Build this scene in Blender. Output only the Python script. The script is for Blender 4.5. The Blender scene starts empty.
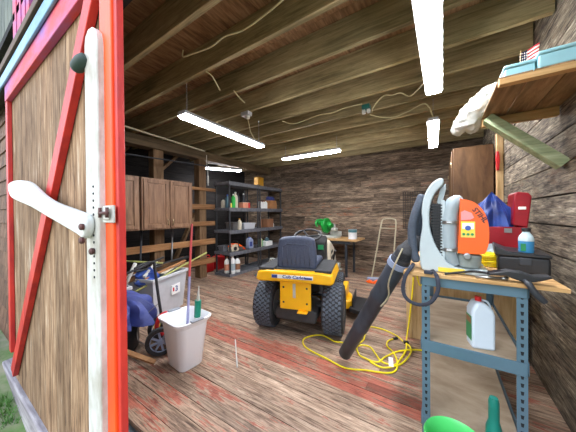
import bpy, bmesh, math, random
from mathutils import Vector, Matrix, noise, Euler
R = random.Random(7)
sc = bpy.context.scene
COL = sc.collection
PI = math.pi

# ------------------------------------------------------------------ materials
def lin(c):
    return tuple(((x/255)/12.92 if x/255 <= .04045 else (((x/255)+.055)/1.055)**2.4) for x in c) + (1,)

def newmat(name):
    m = bpy.data.materials.new(name); m.use_nodes = True
    nt = m.node_tree; b = nt.nodes['Principled BSDF']
    return m, nt, b

def nd(nt, t, **kw):
    n = nt.nodes.new(t)
    for k, v in kw.items():
        if k in n.inputs: n.inputs[k].default_value = v
        else: setattr(n, k, v)
    return n

def ramp(nt, stops):
    r = nt.nodes.new('ShaderNodeValToRGB'); e = r.color_ramp.elements
    while len(e) > 1: e.remove(e[-1])
    e[0].position = stops[0][0]; e[0].color = stops[0][1]
    for p, c in stops[1:]:
        x = e.new(p); x.color = c
    return r

def mat(name, rgb, rough=.5, metal=0, var=.12, scale=9, bump=.0, spec=.5, rgb2=None, trans=0, emit=None, alpha=1, stretch=(1,1,1)):
    m, nt, b = newmat(name); L = nt.links
    c = lin(rgb); c2 = lin(rgb2) if rgb2 else tuple(min(1, x*(1-var*2)) for x in c[:3]) + (1,)
    tc = nd(nt, 'ShaderNodeTexCoord'); mp = nd(nt, 'ShaderNodeMapping'); mp.inputs['Scale'].default_value = stretch
    no = nd(nt, 'ShaderNodeTexNoise', Scale=scale, Detail=6.0, Roughness=.6)
    r = ramp(nt, [(.35, c2), (.62, c)])
    L.new(tc.outputs['Object'], mp.inputs['Vector']); L.new(mp.outputs[0], no.inputs['Vector'])
    L.new(no.outputs['Fac'], r.inputs[0]); L.new(r.outputs[0], b.inputs['Base Color'])
    b.inputs['Roughness'].default_value = rough; b.inputs['Metallic'].default_value = metal
    b.inputs['Specular IOR Level'].default_value = spec
    if bump:
        bp = nd(nt, 'ShaderNodeBump', Strength=bump, Distance=.004)
        n2 = nd(nt, 'ShaderNodeTexNoise', Scale=scale*6, Detail=4.0)
        L.new(mp.outputs[0], n2.inputs['Vector']); L.new(n2.outputs['Fac'], bp.inputs['Height']); L.new(bp.outputs[0], b.inputs['Normal'])
    if trans:
        b.inputs['Transmission Weight'].default_value = trans; b.inputs['IOR'].default_value = 1.3
    if emit:
        b.inputs['Emission Color'].default_value = lin(emit[0]); b.inputs['Emission Strength'].default_value = emit[1]
    if alpha < 1: b.inputs['Alpha'].default_value = alpha
    return m

def wood(name, cols, axis=0, fine=40, stretch=14, tone=(.72, 1.15), paint=None, rough=.75, bump=.35, tint=None, patch=2.2, crack=0):
    """grain runs along axis; 'pv' attribute: r tone, g offset, b amount of old paint"""
    m, nt, b = newmat(name); L = nt.links
    tc = nd(nt, 'ShaderNodeTexCoord')
    at = nd(nt, 'ShaderNodeAttribute', attribute_name='pv')
    sp = nd(nt, 'ShaderNodeSeparateColor'); L.new(at.outputs['Color'], sp.inputs[0])
    mu = nd(nt, 'ShaderNodeMath', operation='MULTIPLY'); mu.inputs[1].default_value = 37.0; L.new(sp.outputs[1], mu.inputs[0])
    cb = nd(nt, 'ShaderNodeCombineXYZ')
    for i in range(3): L.new(mu.outputs[0], cb.inputs[i])
    ad = nd(nt, 'ShaderNodeVectorMath', operation='ADD'); L.new(tc.outputs['Object'], ad.inputs[0]); L.new(cb.outputs[0], ad.inputs[1])
    mp = nd(nt, 'ShaderNodeMapping'); s = [1., 1., 1.]; s[axis] = 1./stretch; mp.inputs['Scale'].default_value = s
    L.new(ad.outputs[0], mp.inputs['Vector'])
    n1 = nd(nt, 'ShaderNodeTexNoise', Scale=fine, Detail=7.0, Roughness=.65, Distortion=.6); L.new(mp.outputs[0], n1.inputs['Vector'])
    mp2 = nd(nt, 'ShaderNodeMapping'); s2 = [1., 1., 1.]; s2[axis] = .3; mp2.inputs['Scale'].default_value = s2
    L.new(ad.outputs[0], mp2.inputs['Vector'])
    n2 = nd(nt, 'ShaderNodeTexNoise', Scale=patch*3, Detail=5.0, Roughness=.6); L.new(mp2.outputs[0], n2.inputs['Vector'])
    mx = nd(nt, 'ShaderNodeMath', operation='MULTIPLY_ADD'); mx.inputs[1].default_value = .62; L.new(n1.outputs['Fac'], mx.inputs[0])
    m3 = nd(nt, 'ShaderNodeMath', operation='MULTIPLY'); m3.inputs[1].default_value = .38; L.new(n2.outputs['Fac'], m3.inputs[0]); L.new(m3.outputs[0], mx.inputs[2])
    k = len(cols); r = ramp(nt, [(.33 + .36*i/(k-1), lin(c)) for i, c in enumerate(cols)])
    L.new(mx.outputs[0], r.inputs[0])
    col = r.outputs[0]
    if tint:      # per plank second colour, strength from tone channel
        t = nd(nt, 'ShaderNodeMix', data_type='RGBA', blend_type='MIX'); L.new(col, t.inputs[6]); t.inputs[7].default_value = lin(tint)
        g = nd(nt, 'ShaderNodeMath', operation='MULTIPLY'); g.inputs[1].default_value = .6; L.new(sp.outputs[1], g.inputs[0]); L.new(g.outputs[0], t.inputs[0]); col = t.outputs[2]
    if paint:
        n3 = nd(nt, 'ShaderNodeTexNoise', Scale=9.0, Detail=8.0, Roughness=.7); L.new(mp2.outputs[0], n3.inputs['Vector'])
        a = nd(nt, 'ShaderNodeMath', operation='MULTIPLY_ADD'); a.inputs[1].default_value = .85; a.inputs[2].default_value = -.62
        L.new(sp.outputs[2], a.inputs[0])
        n3b = nd(nt, 'ShaderNodeMath', operation='MULTIPLY_ADD'); n3b.inputs[1].default_value = 2.1; n3b.inputs[2].default_value = -.55; L.new(n3.outputs['Fac'], n3b.inputs[0])
        a2 = nd(nt, 'ShaderNodeMath', operation='ADD'); L.new(a.outputs[0], a2.inputs[0]); L.new(n3b.outputs[0], a2.inputs[1])
        gr = nd(nt, 'ShaderNodeMath', operation='MULTIPLY_ADD'); gr.inputs[1].default_value = 1.6; gr.inputs[2].default_value = -.8
        L.new(n1.outputs['Fac'], gr.inputs[0])
        a3 = nd(nt, 'ShaderNodeMath', operation='ADD'); L.new(a2.outputs[0], a3.inputs[0]); L.new(gr.outputs[0], a3.inputs[1])
        pr = ramp(nt, [(.42, (0, 0, 0, 1)), (.56, (.92, .92, .92, 1))]); L.new(a3.outputs[0], pr.inputs[0])
        t = nd(nt, 'ShaderNodeMix', data_type='RGBA'); L.new(pr.outputs[0], t.inputs[0]); L.new(col, t.inputs[6]); t.inputs[7].default_value = lin(paint); col = t.outputs[2]
    if crack:
        mp3 = nd(nt, 'ShaderNodeMapping'); s3 = [1., 1., 1.]; s3[axis] = 1/22.; mp3.inputs['Scale'].default_value = s3; L.new(ad.outputs[0], mp3.inputs['Vector'])
        n5 = nd(nt, 'ShaderNodeTexNoise', Scale=150.0, Detail=5.0, Roughness=.7); L.new(mp3.outputs[0], n5.inputs['Vector'])
        n6 = nd(nt, 'ShaderNodeTexNoise', Scale=24.0, Detail=5.0, Roughness=.65); L.new(mp2.outputs[0], n6.inputs['Vector'])
        r5 = ramp(nt, [(.36, (1-crack, 1-crack, 1-crack, 1)), (.5, (1, 1, 1, 1)), (.66, (1+crack*.5,)*3+(1,))]); L.new(n5.outputs['Fac'], r5.inputs[0])
        r6 = ramp(nt, [(.33, (1-crack*.8, 1-crack*.85, 1-crack*.85, 1)), (.44, (1, 1, 1, 1))]); L.new(n6.outputs['Fac'], r6.inputs[0])
        for rr_ in (r5, r6):
            t = nd(nt, 'ShaderNodeMix', data_type='RGBA', blend_type='MULTIPLY'); t.inputs[0].default_value = 1; L.new(col, t.inputs[6]); L.new(rr_.outputs[0], t.inputs[7]); col = t.outputs[2]
    tn = nd(nt, 'ShaderNodeMapRange'); tn.inputs[3].default_value = tone[0]; tn.inputs[4].default_value = tone[1]; L.new(sp.outputs[0], tn.inputs[0])
    hv = nd(nt, 'ShaderNodeVectorMath', operation='SCALE'); L.new(col, hv.inputs[0]); L.new(tn.outputs[0], hv.inputs['Scale'])
    L.new(hv.outputs[0], b.inputs['Base Color'])
    b.inputs['Roughness'].default_value = rough; b.inputs['Specular IOR Level'].default_value = .25
    bp = nd(nt, 'ShaderNodeBump', Strength=bump, Distance=.004); L.new(mx.outputs[0], bp.inputs['Height']); L.new(bp.outputs[0], b.inputs['Normal'])
    return m

M = {}
M['floor'] = wood('floor_boards', [(64,48,38),(148,122,102),(190,164,140),(236,218,196)], 0, 70, 14, (.58, 1.15), crack=.5, paint=(164,88,70), rough=.6, bump=.7, patch=3)
M['floorgap'] = mat('floor_underside', (40,34,30), .9)
M['wback'] = wood('back_wall_boards', [(34,30,27),(104,89,75),(158,137,115),(232,212,184)], 0, 80, 16, (.5, 1.2), crack=.55, paint=(140,84,60), rough=.85, bump=.8, patch=3)
M['wright'] = wood('right_wall_boards', [(34,30,26),(100,90,78),(148,136,116),(224,212,190)], 1, 75, 12, (.7, 1.15), crack=.55, paint=(112,92,74), rough=.9, bump=.9, patch=4)
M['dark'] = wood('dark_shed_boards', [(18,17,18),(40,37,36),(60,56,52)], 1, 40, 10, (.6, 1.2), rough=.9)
M['joist'] = wood('joist_lumber', [(98,88,62),(144,130,94),(172,156,116),(192,176,136)], 0, 30, 16, (.8, 1.2), rough=.8, patch=1.5, crack=.22)
M['joisty'] = wood('beam_lumber', [(66,56,42),(104,88,66),(136,114,84)], 1, 30, 16, (.75, 1.15), rough=.8)
M['ply'] = wood('ceiling_plywood', [(86,62,42),(150,114,80),(186,148,108)], 1, 46, 9, (.8, 1.1), rough=.85, bump=.7, patch=4)
M['post'] = wood('post_timber', [(84,64,44),(130,102,74),(168,138,104)], 2, 36, 12, (.8, 1.15))
M['rail'] = wood('rail_timber', [(104,72,44),(150,108,70),(184,142,100)], 1, 36, 14, (.75, 1.15))
M['pine'] = wood('pine_board', [(140,104,62),(186,148,98),(214,180,132)], 0, 30, 12, (.85, 1.1), bump=.15)
M['pinez'] = wood('pine_upright', [(150,118,76),(192,160,112),(216,188,146)], 2, 30, 12, (.85, 1.1), bump=.15)
M['shelfply'] = wood('shelf_plywood', [(146,126,104),(180,162,138),(204,188,166)], 0, 6, 2, (.9, 1.1), bump=.1, patch=2)
M['door'] = wood('door_boards', [(70,50,36),(128,98,72),(164,134,104),(212,196,176)], 2, 60, 18, (.65, 1.15), crack=.4, rough=.85, bump=.5, patch=3)
M['sill'] = wood('sill_timber', [(92,86,88),(140,132,134),(186,180,176)], 0, 30, 10, (.9, 1.1))
M['shingle'] = wood('wall_shingles', [(60,40,32),(104,76,58),(140,108,84)], 2, 40, 4, (.7, 1.2))
M['siding'] = wood('upper_siding', [(62,70,64),(98,104,94),(128,130,116)], 2, 40, 8, (.8, 1.1))
M['cab'] = wood('cabinet_wood', [(92,66,50),(136,104,80),(168,134,106)], 2, 30, 12, (.95, 1.05), rough=.45, bump=.1)
M['tallcab'] = wood('tall_cabinet_wood', [(62,42,26),(92,66,42),(112,84,56)], 2, 12, 5, (.95, 1.05), rough=.5, bump=.05)
M['greenwood'] = wood('green_treated_wood', [(112,124,92),(158,170,132),(198,204,168)], 0, 30, 14, (.95, 1.05))
M['orange'] = mat('orange_paint', (252,100,20), .45, var=.06, scale=5, bump=.2, stretch=(1,1,.2), rgb2=(244,74,20))
M['red'] = mat('weathered_red_paint', (206,52,40), .5, scale=14, bump=.4, rgb2=(168,34,34), stretch=(1,1,.3))
M['pinkred'] = mat('chalky_red_sky_tint', (206,62,66), .6, scale=5, bump=.3, rgb2=(142,96,168), stretch=(.4,1,1))  # violet second tone is sky reflection painted into the chalky red
M['bluerail'] = mat('faded_blue_paint', (132,176,206), .5, scale=8, bump=.3, rgb2=(84,128,160), stretch=(.4,1,1))
M['brown'] = mat('brown_trim', (92,66,44), .7, scale=10)
M['greenblack'] = mat('dark_green_paint_and_shade', (44,62,54), .6)  # lever knob paint, also colours the painted shade gap at the track
M['white'] = mat('white_paint', (208,207,200), .5, var=.05, scale=12, bump=.2)
M['whitechip'] = mat('chipped_white_paint', (206,204,196), .6, scale=16, bump=.5, rgb2=(168,160,146), stretch=(1,1,.4))
M['rust'] = mat('rusty_bolt', (96,64,60), .6, .5, scale=30)
M['greymetal'] = mat('grey_metal', (150,152,154), .35, .8)
M['steel'] = mat('galvanised_steel', (176,178,178), .3, .9)
M['pipe'] = mat('pale_pipe', (178,168,140), .4)
M['black'] = mat('black_plastic', (34,35,38), .45, var=.1, scale=20)
M['rubber'] = mat('black_rubber', (40,41,43), .75, scale=40, rgb2=(56,57,60))
M['shelfpl'] = mat('dark_grey_resin', (112,114,120), .45, scale=14, rgb2=(86,88,94)); M['shelfpost'] = mat('black_resin_post', (50,52,56), .5)
M['tube'] = mat('lit_tube_lens', (250,250,255), .4, emit=((246,248,255), 62.0))
M['fixture'] = mat('fixture_metal', (200,202,206), .4)
M['seat'] = mat('slate_vinyl_seat', (70,78,98), .5, scale=60, bump=.2, rgb2=(60,67,86))
M['yellow'] = mat('tractor_yellow', (252,188,22), .3, var=.04, scale=4)
M['tractorwhite'] = mat('cream_hood', (214,206,184), .35, var=.05)
M['tanseat'] = mat('dusty_black_metal', (58,58,58), .6, scale=20)
M['tread'] = mat('tread_blocks_highlight', (92,100,110), .7, scale=30)  # lighter blue-grey paints highlights onto the dark tyre tread
M['rim'] = mat('rim_grey', (160,160,158), .4, .5)
M['orangepl'] = mat('orange_plastic', (248,98,18), .28, var=.03, scale=4)
M['greypl'] = mat('pale_grey_plastic', (188,202,206), .35, var=.05, scale=6)
M['hosegrey'] = mat('mid_grey_plastic', (160,174,180), .35, var=.06, scale=8)
M['tubegrey'] = mat('scuffed_black_tube', (56,62,72), .45, scale=14, rgb2=(40,44,52), stretch=(1,1,.3))
M['padgrey'] = mat('slate_harness_pad', (74,84,98), .65, scale=50, bump=.3)
M['fuel'] = mat('translucent_tank', (150,158,154), .3, scale=12)
M['label'] = mat('label_yellow', (240,214,60), .4, scale=6, rgb2=(222,206,110))
M['labelw'] = mat('label_white', (236,238,236), .4, var=.02)
M['labelpink'] = mat('label_pink', (240,150,150), .4)
M['blueink'] = mat('blue_print', (40,64,140), .4)
M['greenlab'] = mat('green_label', (40,140,84), .4)
M['bench'] = mat('blue_grey_steel', (92,122,140), .35, .25, var=.06, scale=8, bump=.05)
M['slot'] = mat('slot_shadow', (20,26,32), .8)
M['cord'] = mat('yellow_cord', (244,224,24), .4, var=.03)
M['strap'] = mat('black_webbing', (44,48,62), .7, scale=60)
M['jug'] = mat('pale_blue_jug', (206,220,232), .35, var=.03, scale=4)
M['redcap'] = mat('red_plastic', (206,34,38), .35, var=.06)
M['bluefluid'] = mat('blue_fluid_plastic', (64,140,190), .2, var=.05)
M['clearblue'] = mat('clear_plastic', (186,208,214), .15, var=.03)
M['greencan'] = mat('bright_green_plastic', (84,206,110), .35, var=.05)
M['teal'] = mat('teal_green_plastic', (16,112,98), .3, var=.08)
M['toolred'] = mat('toolbox_red', (146,18,32), .35, var=.1)
M['bluebag'] = mat('blue_nylon', (40,72,150), .45, scale=8, rgb2=(26,40,92))
M['tarp'] = mat('blue_tarp', (72,84,150), .55, scale=8, bump=.2, rgb2=(50,60,118))
M['tote'] = mat('frosted_tote', (216,219,224), .3, var=.05, alpha=.7)
M['totelid'] = mat('frosted_rim', (204,208,212), .3, var=.05)
M['bin'] = mat('white_bin_plastic', (246,248,252), .35, var=.01, scale=3)
M['bincap'] = mat('grey_bin_handle', (150,156,164), .5)
M['stickred'] = mat('red_pink_stick', (222,92,96), .4)
M['stickblue'] = mat('blue_white_stick', (170,170,214), .4)
M['tealtube'] = mat('teal_caulk_label', (18,148,120), .4, var=.1)
M['green'] = mat('saw_green', (22,138,52), .35, var=.08)
M['alu'] = mat('cast_aluminium', (196,198,190), .4, .3)
M['card'] = mat('cardboard', (176,124,78), .8, scale=8)
M['canw'] = mat('can_label', (214,216,220), .4)
M['tealcan'] = mat('teal_can_band', (60,112,120), .4)
M['bluebox'] = mat('turquoise_foam', (144,192,202), .6, var=.05, scale=5)
M['flagred'] = mat('flag_red', (196,46,50), .7); M['flagwhite'] = mat('flag_white', (236,226,214), .7, var=.02); M['flagblue'] = mat('flag_blue', (44,48,92), .7)
M['bagwhite'] = mat('white_plastic_bag', (206,206,196), .4, scale=12, bump=.2, rgb2=(176,178,172))
M['wire'] = mat('cream_cable', (206,196,150), .5)
M['junction'] = mat('junction_teal', (30,96,88), .4)
M['darkgrey'] = mat('charcoal_metal', (52,56,62), .5, .2)
M['blackcase'] = mat('black_case', (30,32,36), .4, scale=20, bump=.3)
M['grass'] = mat('grass_blades', (98,142,58), .7, scale=3, rgb2=(58,100,36))
M['ground'] = mat('dirt_and_moss', (136,130,104), .95, scale=5, bump=.6, rgb2=(84,112,52))
M['brass'] = mat('worn_brass_handle', (186,170,136), .3, .8)
M['gold'] = mat('yellow_box', (204,146,30), .6)
M['slate'] = mat('slate_flashing', (112,124,130), .6)
M['lightgreen'] = mat('lime_plastic', (168,170,96), .5)

# ------------------------------------------------------------------ geometry
class MB:
    def __init__(s):
        s.bm = bmesh.new(); s.pv = s.bm.loops.layers.float_color.new('pv')
    def _tag(s, faces, v=None, mi=0, smooth=False):
        v = v or (.5, R.random(), 0)
        for f in faces:
            f.material_index = mi; f.smooth = smooth
            for l in f.loops: l[s.pv] = (v[0], v[1], v[2], 1)
    def box(s, a, b, v=None, mi=0, rot=None, piv=None):
        x0, y0, z0 = a; x1, y1, z1 = b
        P = [(x0,y0,z0),(x1,y0,z0),(x1,y1,z0),(x0,y1,z0),(x0,y0,z1),(x1,y0,z1),(x1,y1,z1),(x0,y1,z1)]
        if rot is not None:
            pv = Vector(piv) if piv is not None else Vector(((x0+x1)/2,(y0+y1)/2,(z0+z1)/2))
            P = [tuple(pv + rot @ (Vector(p)-pv)) for p in P]
        V = [s.bm.verts.new(p) for p in P]
        F = [s.bm.faces.new([V[i] for i in q]) for q in ((0,3,2,1),(4,5,6,7),(0,1,5,4),(1,2,6,5),(2,3,7,6),(3,0,4,7))]
        s._tag(F, v, mi); return s
    def bar(s, p0, p1, w, h, up=(0,0,1), v=None, mi=0):
        """rectangular bar from p0 to p1; w across, h along up"""
        p0 = Vector(p0); p1 = Vector(p1); d = (p1-p0).normalized(); u = Vector(up)
        u = (u - d*u.dot(d)).normalized(); r = d.cross(u)
        V = []
        for p in (p0, p1):
            for a, b in ((-1,-1),(1,-1),(1,1),(-1,1)): V.append(s.bm.verts.new(p + r*a*w/2 + u*b*h/2))
        F = [s.bm.faces.new([V[i] for i in q]) for q in ((3,2,1,0),(4,5,6,7),(0,1,5,4),(1,2,6,5),(2,3,7,6),(3,0,4,7))]
        s._tag(F, v, mi); return s
    def tube(s, pts, r, n=10, closed=False, mi=0, v=None, flat=1.0, up=(0,0,1)):
        pts = [Vector(p) for p in pts]; N = len(pts); rr = r if isinstance(r, (list, tuple)) else [r]*N
        rings = []; prev = None
        for i, p in enumerate(pts):
            if closed: d = pts[(i+1) % N]-pts[i-1]
            else: d = pts[min(i+1, N-1)]-pts[max(i-1, 0)]
            d.normalize()
            u = prev if prev is not None else Vector(up)
            u = u - d*u.dot(d)
            if u.length < 1e-3: u = Vector((1,0,0)) - d*d.x
            if u.length < 1e-3: u = Vector((0,1,0))
            u.normalize(); prev = u; w = d.cross(u)
            rings.append([s.bm.verts.new(p + (u*math.cos(2*PI*k/n)*flat + w*math.sin(2*PI*k/n))*rr[i]) for k in range(n)])
        F = []
        for i in range(N if closed else N-1):
            A, B = rings[i], rings[(i+1) % N]
            for k in range(n): F.append(s.bm.faces.new((A[k], A[(k+1) % n], B[(k+1) % n], B[k])))
        s._tag(F, v, mi, True)
        if not closed:
            C = [s.bm.faces.new(rings[0][::-1]), s.bm.faces.new(rings[-1])]; s._tag(C, v, mi)
        return s
    def lathe(s, prof, c=(0,0,0), n=24, cap=True, mi=0, v=None, axis='z', sx=1, sy=1, rotz=0):
        c = Vector(c); rings = []
        for r, z in prof:
            ring = []
            for k in range(n):
                a = 2*PI*k/n + rotz; x, y = max(r, 1e-4)*math.cos(a)*sx, max(r, 1e-4)*math.sin(a)*sy
                q = {'z': (x, y, z), 'x': (z, x, y), 'y': (x, z, y)}[axis]
                ring.append(s.bm.verts.new(c + Vector(q)))
            rings.append(ring)
        F = []
        for A, B in zip(rings, rings[1:]):
            for k in range(n): F.append(s.bm.faces.new((A[k], A[(k+1) % n], B[(k+1) % n], B[k])))
        s._tag(F, v, mi, True)
        if cap and prof[0][0] > .002: s._tag([s.bm.faces.new(rings[0][::-1])], v, mi)
        if cap and prof[-1][0] > .002: s._tag([s.bm.faces.new(rings[-1])], v, mi)
        return s
    def prism(s, poly, a, b, axis='y', mi=0, v=None, smooth=False):
        """poly in the plane normal to axis, extruded a..b"""
        def q(p, t):
            return {'y': (p[0], t, p[1]), 'x': (t, p[0], p[1]), 'z': (p[0], p[1], t)}[axis]
        A = [s.bm.verts.new(q(p, a)) for p in poly]; B = [s.bm.verts.new(q(p, b)) for p in poly]; n = len(poly)
        F = [s.bm.faces.new((A[k], A[(k+1) % n], B[(k+1) % n], B[k])) for k in range(n)]
        s._tag(F, v, mi, smooth)
        s._tag([s.bm.faces.new(A[::-1]), s.bm.faces.new(B)], v, mi); return s
    def blob(s, c, r, amp=.25, f=3., seed=0, sub=3, mi=0, ridge=False, flatbase=True):
        ret = bmesh.ops.create_icosphere(s.bm, subdivisions=sub, radius=1)
        c = Vector(c); fs = set()
        for vv in ret['verts']:
            p = vv.co.copy(); q = p*f + Vector((seed*3.1, seed*1.7, seed))
            k = noise.noise(q); k2 = noise.noise(q*2.3)*.5
            if ridge: k = .5-abs(k)*2; k2 = .25-abs(k2)*1.5
            k = 1+amp*(k+k2)
            w = Vector((p.x*r[0], p.y*r[1], p.z*r[2]))*k
            if flatbase and w.z < -r[2]*.75: w.z = -r[2]*.75
            vv.co = c + w
            for f_ in vv.link_faces: fs.add(f_)
        s._tag(fs, None, mi, True); return s
    def drape(s, rx, ry, h, k, seed, flat, n=72, m=22):
        # cloth hanging in pleats from a lumpy top
        rings = []
        for i in range(m):
            t = i/(m-1); rad = math.sin(min(1, (1-t)*(1.15+flat*1.2))*PI/2)**.8 if t < 1 else 0
            ring = []
            for j in range(n):
                a = 2*PI*j/n
                pl = 1+(.16*math.sin(k*a+2.2*math.sin(a+seed)+1.5*t)+.08*math.sin((2*k+1)*a+seed))*(1-t*.6)+.22*noise.noise(Vector((math.cos(a)*1.3+seed, math.sin(a)*1.3, t*2.5)))
                zz = h*t+h*.13*noise.noise(Vector((math.cos(a)*2+seed, math.sin(a)*2, t*3+7)))*(.3+t)
                ring.append(s.bm.verts.new((rad*pl*rx*math.cos(a)+.12*rx*t*math.sin(seed), rad*pl*ry*math.sin(a), zz)))
            rings.append(ring)
        F = [s.bm.faces.new((A[q], A[(q+1) % n], B[(q+1) % n], B[q])) for A, B in zip(rings, rings[1:]) for q in range(n)]
        F.append(s.bm.faces.new(rings[0][::-1])); s._tag(F, None, 0, True); return s
    def build(s, name, m, parent=None, bevel=0, seg=2, loc=None, sharp=38, solid=0, sub=0):
        bmesh.ops.recalc_face_normals(s.bm, faces=s.bm.faces)
        for e in s.bm.edges:
            if len(e.link_faces) == 2 and e.calc_face_angle(0) > math.radians(sharp): e.smooth = False
        me = bpy.data.meshes.new(name); s.bm.to_mesh(me); s.bm.free()
        for x in (m if isinstance(m, (list, tuple)) else [m]): me.materials.append(M[x])
        o = bpy.data.objects.new(name, me); COL.objects.link(o)
        if parent: o.parent = parent
        if loc: o.location = loc
        if solid:
            d = o.modifiers.new('so', 'SOLIDIFY'); d.thickness = solid
        if bevel:
            d = o.modifiers.new('bv', 'BEVEL'); d.width = bevel; d.segments = seg; d.limit_method = 'ANGLE'; d.angle_limit = math.radians(40)
            d.harden_normals = False
            for p in me.polygons: p.use_smooth = True
        if sub:
            d = o.modifiers.new('ss', 'SUBSURF'); d.levels = sub; d.render_levels = sub
        return o

def tag(o, label, cat, group=None):
    o['label'] = label; o['category'] = cat
    if group: o['group'] = group
    return o
def thing(name, label, cat, loc=(0,0,0), rz=0, group=None):
    o = bpy.data.objects.new(name, None); COL.objects.link(o); o.empty_display_size = .05
    o.location = loc; o.rotation_euler = (0, 0, rz); return tag(o, label, cat, group)
def struct(o, label=None):
    o['kind'] = 'structure'
    if label: o['label'] = label
    return o
def dup(root, loc, rz=None, label=None, group=None):
    def cp(o, par):
        c = o.copy(); COL.objects.link(c); c.parent = par
        for ch in kids.get(o, []): cp(ch, c)
        return c
    kids = {}
    for o in COL.objects:
        if o.parent: kids.setdefault(o.parent, []).append(o)
    r = cp(root, None); r.location = loc
    if rz is not None: r.rotation_euler = (0, 0, rz)
    if label: r['label'] = label
    if group: r['group'] = group
    return r
def spline(pts, n=6, closed=False):
    P = [Vector(p) for p in pts]; out = []; N = len(P)
    for i in range(N if closed else N-1):
        p0, p1, p2, p3 = (P[(i-1) % N], P[i], P[(i+1) % N], P[(i+2) % N]) if closed else (P[max(i-1,0)], P[i], P[i+1], P[min(i+2,N-1)])
        for k in range(n):
            t = k/n
            out.append(.5*((2*p1)+(p2-p0)*t+(2*p0-5*p1+4*p2-p3)*t*t+(3*p1-p0-3*p2+p3)*t**3))
    if not closed: out.append(P[-1])
    return out
def text(name, s, size, m, parent, loc, rot, ex=.0015, sx=1):
    cu = bpy.data.curves.new(name, 'FONT'); cu.body = s; cu.size = size; cu.extrude = ex; cu.align_x = 'CENTER'; cu.align_y = 'CENTER'
    cu.offset = size*.02
    t = bpy.data.objects.new(name+'_curve', cu); COL.objects.link(t)
    dg = bpy.context.evaluated_depsgraph_get(); me = bpy.data.meshes.new_from_object(t.evaluated_get(dg))
    bpy.data.objects.remove(t); me.materials.clear(); me.materials.append(M[m])
    o = bpy.data.objects.new(name, me); COL.objects.link(o); o.parent = parent; o.location = loc; o.rotation_euler = rot; o.scale = (sx, 1, 1)
    return o
def rv(p=0): return (R.random(), R.random(), p)

# ------------------------------------------------------------------ dimensions
YB, XR, XL, YF, HJ, HC = 5.25, .62, -4.02, .68, 2.52, 2.765

# ------------------------------------------------------------------ the setting
mb = MB(); y = YF
def redness(yc):
    if 1.60 < yc < 1.88: return .86
    if 1.88 < yc < 2.02: return .5
    if .66 < yc < .86: return .62
    if 1.0 < yc < 1.12: return .45
    if 1.22 < yc < 1.32: return .5
    if 2.9 < yc < 3.2: return .55
    return R.choice((.1, .25, .35, .45, .55))
while y < YB:
    w = R.choice((.075, .09, .10, .115)); x = -4.9 - R.random()*2
    while x < XR+.02:
        L = R.uniform(1.3, 3.4); x1 = min(x+L, XR+.02)
        if x1 > -5:
            tn = R.random()
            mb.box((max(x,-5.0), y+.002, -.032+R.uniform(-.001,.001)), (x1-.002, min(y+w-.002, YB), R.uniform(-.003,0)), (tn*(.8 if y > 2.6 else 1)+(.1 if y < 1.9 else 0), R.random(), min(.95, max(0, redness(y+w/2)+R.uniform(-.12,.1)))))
        x = x1
        if x1 >= XR: break
    y += w
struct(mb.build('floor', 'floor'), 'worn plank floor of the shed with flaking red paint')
struct(MB().box((-5, YF+.02, -.12), (XR+.02, YB, -.034)).build('floor_slab', 'floorgap'))
# back wall
mb = MB(); z = -.03
while z < HC:
    w = R.choice((.07, .09, .11, .125)); x = -5.0 - R.random()
    while x < XR:
        x1 = min(x+R.uniform(.9, 2.6), XR+.02)
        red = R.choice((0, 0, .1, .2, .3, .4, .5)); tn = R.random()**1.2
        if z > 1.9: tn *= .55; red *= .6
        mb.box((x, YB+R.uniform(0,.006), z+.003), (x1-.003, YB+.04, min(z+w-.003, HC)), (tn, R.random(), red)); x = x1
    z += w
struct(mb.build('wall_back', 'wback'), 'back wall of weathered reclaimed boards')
struct(MB().box((-5, YB+.041, -.03), (XR+.02, YB+.08, HC)).build('wall_back_sheathing', 'dark'))
# right wall
mb = MB(); z = .022-.19
while z < HC:
    x = .3
    while x < YB:
        x1 = min(x+R.uniform(2.2, 4.2), YB)
        mb.box((XR+R.uniform(0,.005), x, max(z,-.03)+.006), (XR+.04, x1-.002, min(z+.186, HC)), (R.random(), R.random(), R.choice((0, .1, .3, .5)))); x = x1
    z += .1905
struct(mb.build('wall_right', 'wright'), 'right wall of wide grey weathered boards')
struct(MB().box((XR+.041, .3, -.03), (XR+.08, YB+.08, HC)).build('wall_right_sheathing', 'dark'))
# outer dark wall behind the left framing
mb = MB(); z = -.03
while z < HC:
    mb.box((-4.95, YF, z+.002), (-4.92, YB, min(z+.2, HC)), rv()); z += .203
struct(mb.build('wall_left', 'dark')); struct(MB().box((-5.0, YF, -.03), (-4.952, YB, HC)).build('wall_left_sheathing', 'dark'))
# front wall, outside face: shingles left of the sliding door, header, siding above
mb = MB(); z = -.16
while z < 2.3:
    x = -5.2
    while x < -2.9:
        w = R.uniform(.1, .2); mb.box((x, .43, z), (min(x+w-.006, -2.9), .455, z+.17), rv(), rot=Matrix.Rotation(math.radians(-5), 3, 'X')); x += w
    z += .135
struct(mb.build('wall_front', 'shingle'), 'shingled front wall beyond the sliding door')
struct(MB().box((-5.2, .46, -.16), (-2.6, .62, 2.5)).box((-5.2, .46, 2.4), (XR+.6, .62, HC)).build('wall_front_core', 'dark'))
mb = MB(); x = -5.2
while x < -.9:
    mb.box((x, .435, 2.5), (x+.14, .458, 3.9), rv()); x += .15
struct(mb.build('wall_front_upper', 'siding'))
struct(MB().box((-2.8, .40, 2.4), (-2.3, .434, 3.9)).box((-2.7,.395,2.4),(-2.66,.40,3.9)).box((-2.55,.395,2.4),(-2.51,.40,3.9)).box((-2.42,.395,2.4),(-2.38,.40,3.9)).build('trim_1', 'pinkred', bevel=.004), 'red vertical board high on the front wall')
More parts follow.
